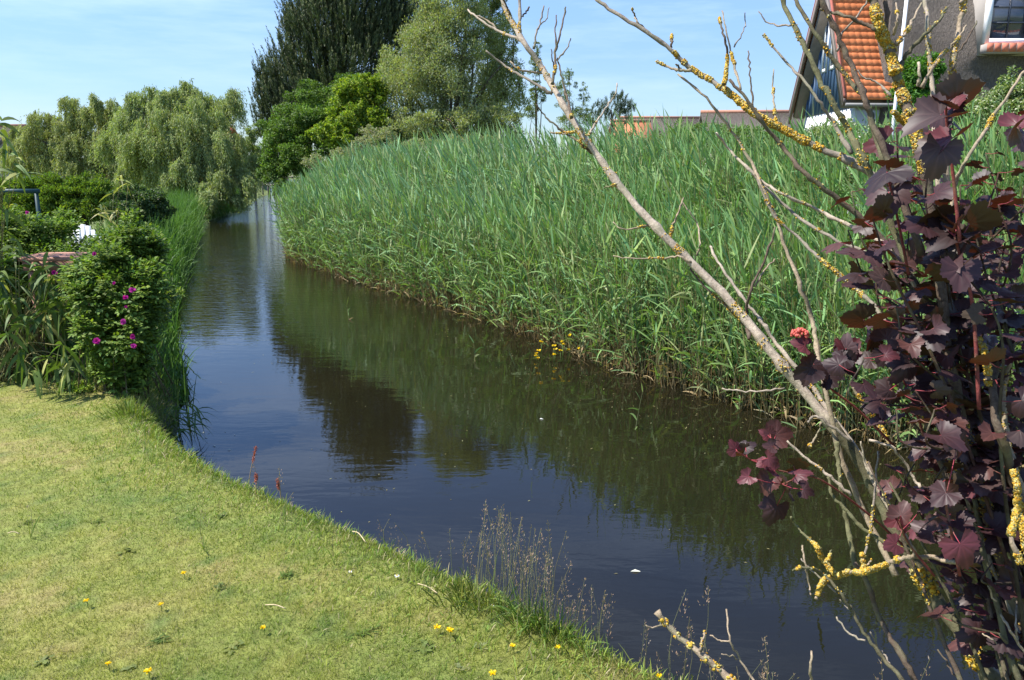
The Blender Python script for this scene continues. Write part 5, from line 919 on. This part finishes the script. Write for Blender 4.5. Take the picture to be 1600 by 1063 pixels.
def sprig(stem_px, t0, t1, heroes, rad=2.0, stemc=(.20, .05, .045), name='stem'):
    P3 = np.array([P(a, b, t) for (a, b), t in zip(stem_px, np.linspace(t0, t1, len(stem_px)))]); pts = curve(P3, 5); g = Geo(); tube(g, pts, np.linspace(rad, rad*.6, len(pts))*t0/F, 6, stemc); st = g.build(name, M_bark, NB, smooth=True)
    if heroes:
        g = Geo(); gs = Geo()
        for (px, py, ang, Lp, tilt, kind) in heroes:
            t = t1+rn.uniform(-.05, .05); b = P(px, py, t); d = cam_dir(ang, tilt); nv = norm(((FACEUP if py > 480 else np.array([-.05, -.12, .98]))+rn.normal(size=3)*.28)[None])[0]
            if kind == 'u': nv = norm(np.array([[rn.normal()*.2, .9, .5]]))[0]       # seen from below
            c = np.array(YNG if kind == 'y' else NBC[rn.integers(0, 5)])*rn.uniform(.85, 1.2)
            nb_leaves(g, [b], [d], [nv], [.68*Lp*t/F], [c], rn); near_ = pts[np.argmin(np.linalg.norm(pts-b, axis=1))]; tube(gs, [near_, (near_+b)/2+[0, 0, -.003], b], .0009, 5, (.30, .05, .07))
        g.build('leaves', M_purple, st, smooth=True); gs.build('leaf_stalks', M_bark, st)
    return st
# three sprigs reaching out over the water, read off leaf by leaf
sprig([(1420, 860), (1340, 790), (1270, 745), (1222, 757)], 1.75, 1.62, [(1222, 757, -62, 62, .25, 'n'), (1203, 750, -120, 50, .2, 'n'), (1214, 790, -115, 66, .3, 'n'), (1245, 742, 30, 46, .2, 'y'), (1240, 728, 5, 48, .1, 'u'), (1255, 765, -10, 40, .2, 'n'), (1210, 735, 160, 34, .2, 'y'), (1170, 745, 200, 36, .2, 'y')])
sprig([(1270, 745), (1215, 735), (1180, 722), (1150, 705)], 1.68, 1.6, [(1150, 702, 125, 36, .1, 'y'), (1165, 700, 40, 36, .1, 'n'), (1160, 708, 175, 44, .1, 'u'), (1195, 722, 200, 30, .3, 'y'), (1200, 716, -20, 34, .3, 'y')], 1.6)
sprig([(1215, 735), (1205, 705), (1208, 690), (1203, 675)], 1.65, 1.6, [(1203, 677, 80, 26, .1, 'y'), (1200, 680, 150, 30, .1, 'y'), (1212, 680, 12, 62, .0, 'n'), (1206, 698, 175, 32, .1, 'n')], 1.6, (.32, .05, .06))
sprig([(1400, 700), (1340, 640), (1290, 600), (1268, 560), (1256, 535)], 1.7, 1.62, [(1258, 540, 155, 44, .1, 'y'), (1268, 575, 205, 62, .2, 'n'), (1272, 570, -35, 60, .25, 'n'), (1290, 590, 20, 60, .1, 'n'), (1262, 585, 250, 40, .3, 'n')])
sprig([(1290, 600), (1315, 570), (1322, 555)], 1.66, 1.6, [(1322, 552, 120, 56, .1, 'y'), (1324, 550, 50, 54, .1, 'y'), (1318, 560, 190, 50, .1, 'n'), (1320, 570, -30, 60, .2, 'n'), (1322, 545, 88, 50, .0, 'n')])
sprig([(1430, 560), (1380, 540), (1350, 500)], 1.65, 1.6, [(1348, 500, 175, 70, .0, 'u'), (1372, 530, 200, 60, .1, 'u'), (1385, 530, 60, 60, .1, 'n'), (1390, 550, -60, 70, .2, 'n')])
sprig([(1450, 700), (1430, 640), (1410, 590)], 1.6, 1.52, [(1415, 570, 235, 66, .3, 'n'), (1420, 560, 120, 70, .1, 'n'), (1390, 610, 200, 60, .1, 'n'), (1430, 600, 20, 70, .2, 'n')])
# top leaves against the house
sprig([(1500, 380), (1490, 280), (1480, 200), (1478, 165)], 1.35, 1.3, [(1490, 160, 35, 105, .0, 'u'), (1478, 165, 150, 60, .1, 'y'), (1470, 180, 185, 110, .15, 'n'), (1476, 170, -120, 90, .3, 'n'), (1490, 165, 60, 50, .1, 'y'), (1500, 200, -50, 60, .25, 'n'), (1470, 230, 250, 90, .25, 'n'), (1486, 215, 200, 90, .2, 'y')], 3)
sprig([(1650, 400), (1610, 260), (1590, 200)], 1.35, 1.32, [(1590, 195, 45, 70, .1, 'y'), (1588, 200, 200, 70, .2, 'u'), (1592, 210, -70, 60, .3, 'n')], 2.4)
sprig([(1420, 430), (1400, 330), (1385, 270)], 1.5, 1.45, [(1385, 270, 220, 100, .2, 'n'), (1390, 262, 150, 55, .1, 'n'), (1395, 275, 10, 80, .1, 'n'), (1388, 300, -110, 90, .3, 'n'), (1380, 330, 190, 70, .1, 'u')], 2.4)
sprig([(1530, 640), (1520, 480), (1500, 400), (1492, 370)], 1.4, 1.36, [(1490, 365, 200, 100, .3, 'n'), (1492, 365, -40, 95, .3, 'n'), (1495, 352, 60, 70, .2, 'n'), (1515, 350, 10, 100, .1, 'u'), (1482, 350, 135, 85, .1, 'y'), (1470, 345, 175, 90, .0, 'u'), (1500, 420, -100, 80, .3, 'n')], 3.2)
sprig([(1500, 900), (1480, 800), (1478, 775)], 1.4, 1.36, [(1478, 770, -150, 60, .3, 'n'), (1480, 772, -20, 50, .3, 'n'), (1500, 850, -70, 80, .3, 'y'), (1505, 845, 200, 60, .2, 'n'), (1510, 850, 20, 60, .1, 'n'), (1495, 700, 60, 60, .1, 'n')], 2.4)
sprig([(1460, 900), (1420, 850), (1405, 815)], 1.5, 1.46, [(1405, 812, -60, 46, .2, 'y'), (1402, 812, 200, 46, .1, 'y'), (1408, 806, 70, 50, .0, 'n'), (1440, 795, -90, 34, .2, 'n'), (1400, 850, 190, 44, .2, 'y')], 2)
# the dense body of the shrub: stems from the root crown with alternate leaves
body = [(1400, 200), (1330, 300), (1325, 360), (1365, 420), (1440, 170), (1540, 240), (1560, 320), (1600, 290), (1430, 300), (1460, 420), (1400, 480), (1350, 560), (1500, 500), (1560, 430), (1590, 520), (1440, 560), (1520, 600), (1590, 640), (1460, 640), (1400, 640), (1540, 700), (1480, 720), (1590, 760), (1430, 720), (1520, 800), (1600, 850), (1550, 880), (1470, 820), (1440, 880), (1500, 870), (1560, 930), (1530, 1000), (1600, 1000), (1570, 840), (1460, 760), (1410, 760), (1640, 350), (1680, 480), (1660, 620), (1700, 760), (1650, 900), (1720, 250), (1640, 150), (1690, 80), (1570, 380), (1480, 330), (1385, 370), (1440, 480), (1360, 330), (1500, 440), (1540, 520), (1620, 700), (1480, 560), (1590, 950), (1640, 1010), (1500, 950),
        (1420, 360), (1450, 390), (1410, 430), (1370, 480), (1385, 590), (1500, 290), (1520, 350), (1600, 400), (1545, 470), (1470, 510), (1430, 610), (1490, 660), (1560, 580), (1600, 580), (1530, 640), (1450, 250), (1560, 270), (1610, 210)]
FULL = []
for k, (tx, ty) in enumerate(body):
    t1 = rn.uniform(1.35, 1.8); tb = 1.45; bx0 = 1600+(tx-1500)*.25+rn.uniform(-60, 120); mid = ((tx*.55+bx0*.45)+rn.uniform(-60, 60), (ty*.6+1150*.4)); m2 = (tx*.85+mid[0]*.15+rn.uniform(-25, 25), ty*.72+mid[1]*.28); P3 = np.array([P(bx0+60, 1250, tb), P(mid[0], mid[1], (t1+tb)/2), P(m2[0], m2[1], t1), P(tx, ty, t1)])
    if k % 4 and FULL:                                   # forks off an older stem
        al = np.concatenate(FULL); c0 = (P3[1]*.5+P3[2]*.5); P3 = np.array([al[np.argmin(np.linalg.norm(al-c0, axis=1))], P3[2], P3[3]])
    pts = curve(P3, 9)
    if not (k % 4 and FULL): FULL.append(pts[5:])
    g = Geo(); tube(g, pts, np.linspace(.0042 if k % 4 == 0 else .0026, .0014, len(pts)), 6, np.array([(.075, .04, .03), (.075, .06, .035), (.045, .03, .026)][k % 3])*rn.uniform(.6, 1.2)); st = g.build('stem', M_bark, NB, smooth=True)
    g = Geo(); gs = Geo(); m = rn.integers(9, 15) if ty < 760 else rn.integers(5, 10); Ls = np.linalg.norm(pts-pts[-1], axis=1)
    for q in range(m):
        s = q*rn.uniform(.022, .036); i = np.argmin(np.abs(Ls-s)); o = pts[i]; az = q*2.4+rn.uniform(-.5, .5); out = np.array([math.cos(az), math.sin(az), rn.uniform(-.1, .5)]); b = o+out*rn.uniform(.02, .035)
        d = norm((out*[1, 1, .2]+[0, 0, rn.uniform(-.5, .25)])[None])[0]; nv = norm((np.array([-.05, -.1, .9])+out*.3+rn.normal(size=3)*.5)[None])[0]; L = rn.uniform(.032, .059)*(.6 if q == 0 else 1)
        c = np.array(YNG)*rn.uniform(.6, 1) if (q == 0 and rn.uniform() < .5) or rn.uniform() < .05 else np.array(NBC[rn.integers(0, 5)])*rn.uniform(.8, 1.25)
        nb_leaves(g, [b], [d], [nv], [L], [c], rn); tube(gs, [o, (o+b)/2-[0, 0, .002], b], .0009, 5, (.26, .05, .06))
    g.build('leaves', M_purple, st, smooth=True); gs.build('leaf_stalks', M_bark, st)
# flower head on the sprig left of the shrub
g = Geo(); c0 = P(1249, 523, 1.62); m = 46; dd = rdir(m, rn); dd[:, 2] = np.abs(dd[:, 2])*1.1-.15; dd = norm(dd)
for q in dd:
    c = c0+q*[.017, .017, .011]; rr = rn.uniform(.0028, .0042); a = np.arange(6)*math.pi/3
    pts_ = np.array([c+[0, 0, -rr], c, c+[0, 0, rr]]); tube(g, pts_, [rr*.6, rr, rr*.45], 7, np.array([.62, .13, .10])*rn.uniform(.75, 1.3))
tube(g, [P(1256, 545, 1.62), c0], .0015, 5, (.3, .06, .05)); fh = g.build('flower_head', M_petal, NB, smooth=True, label='rounded coral pink flower head')
print('PART3 done')
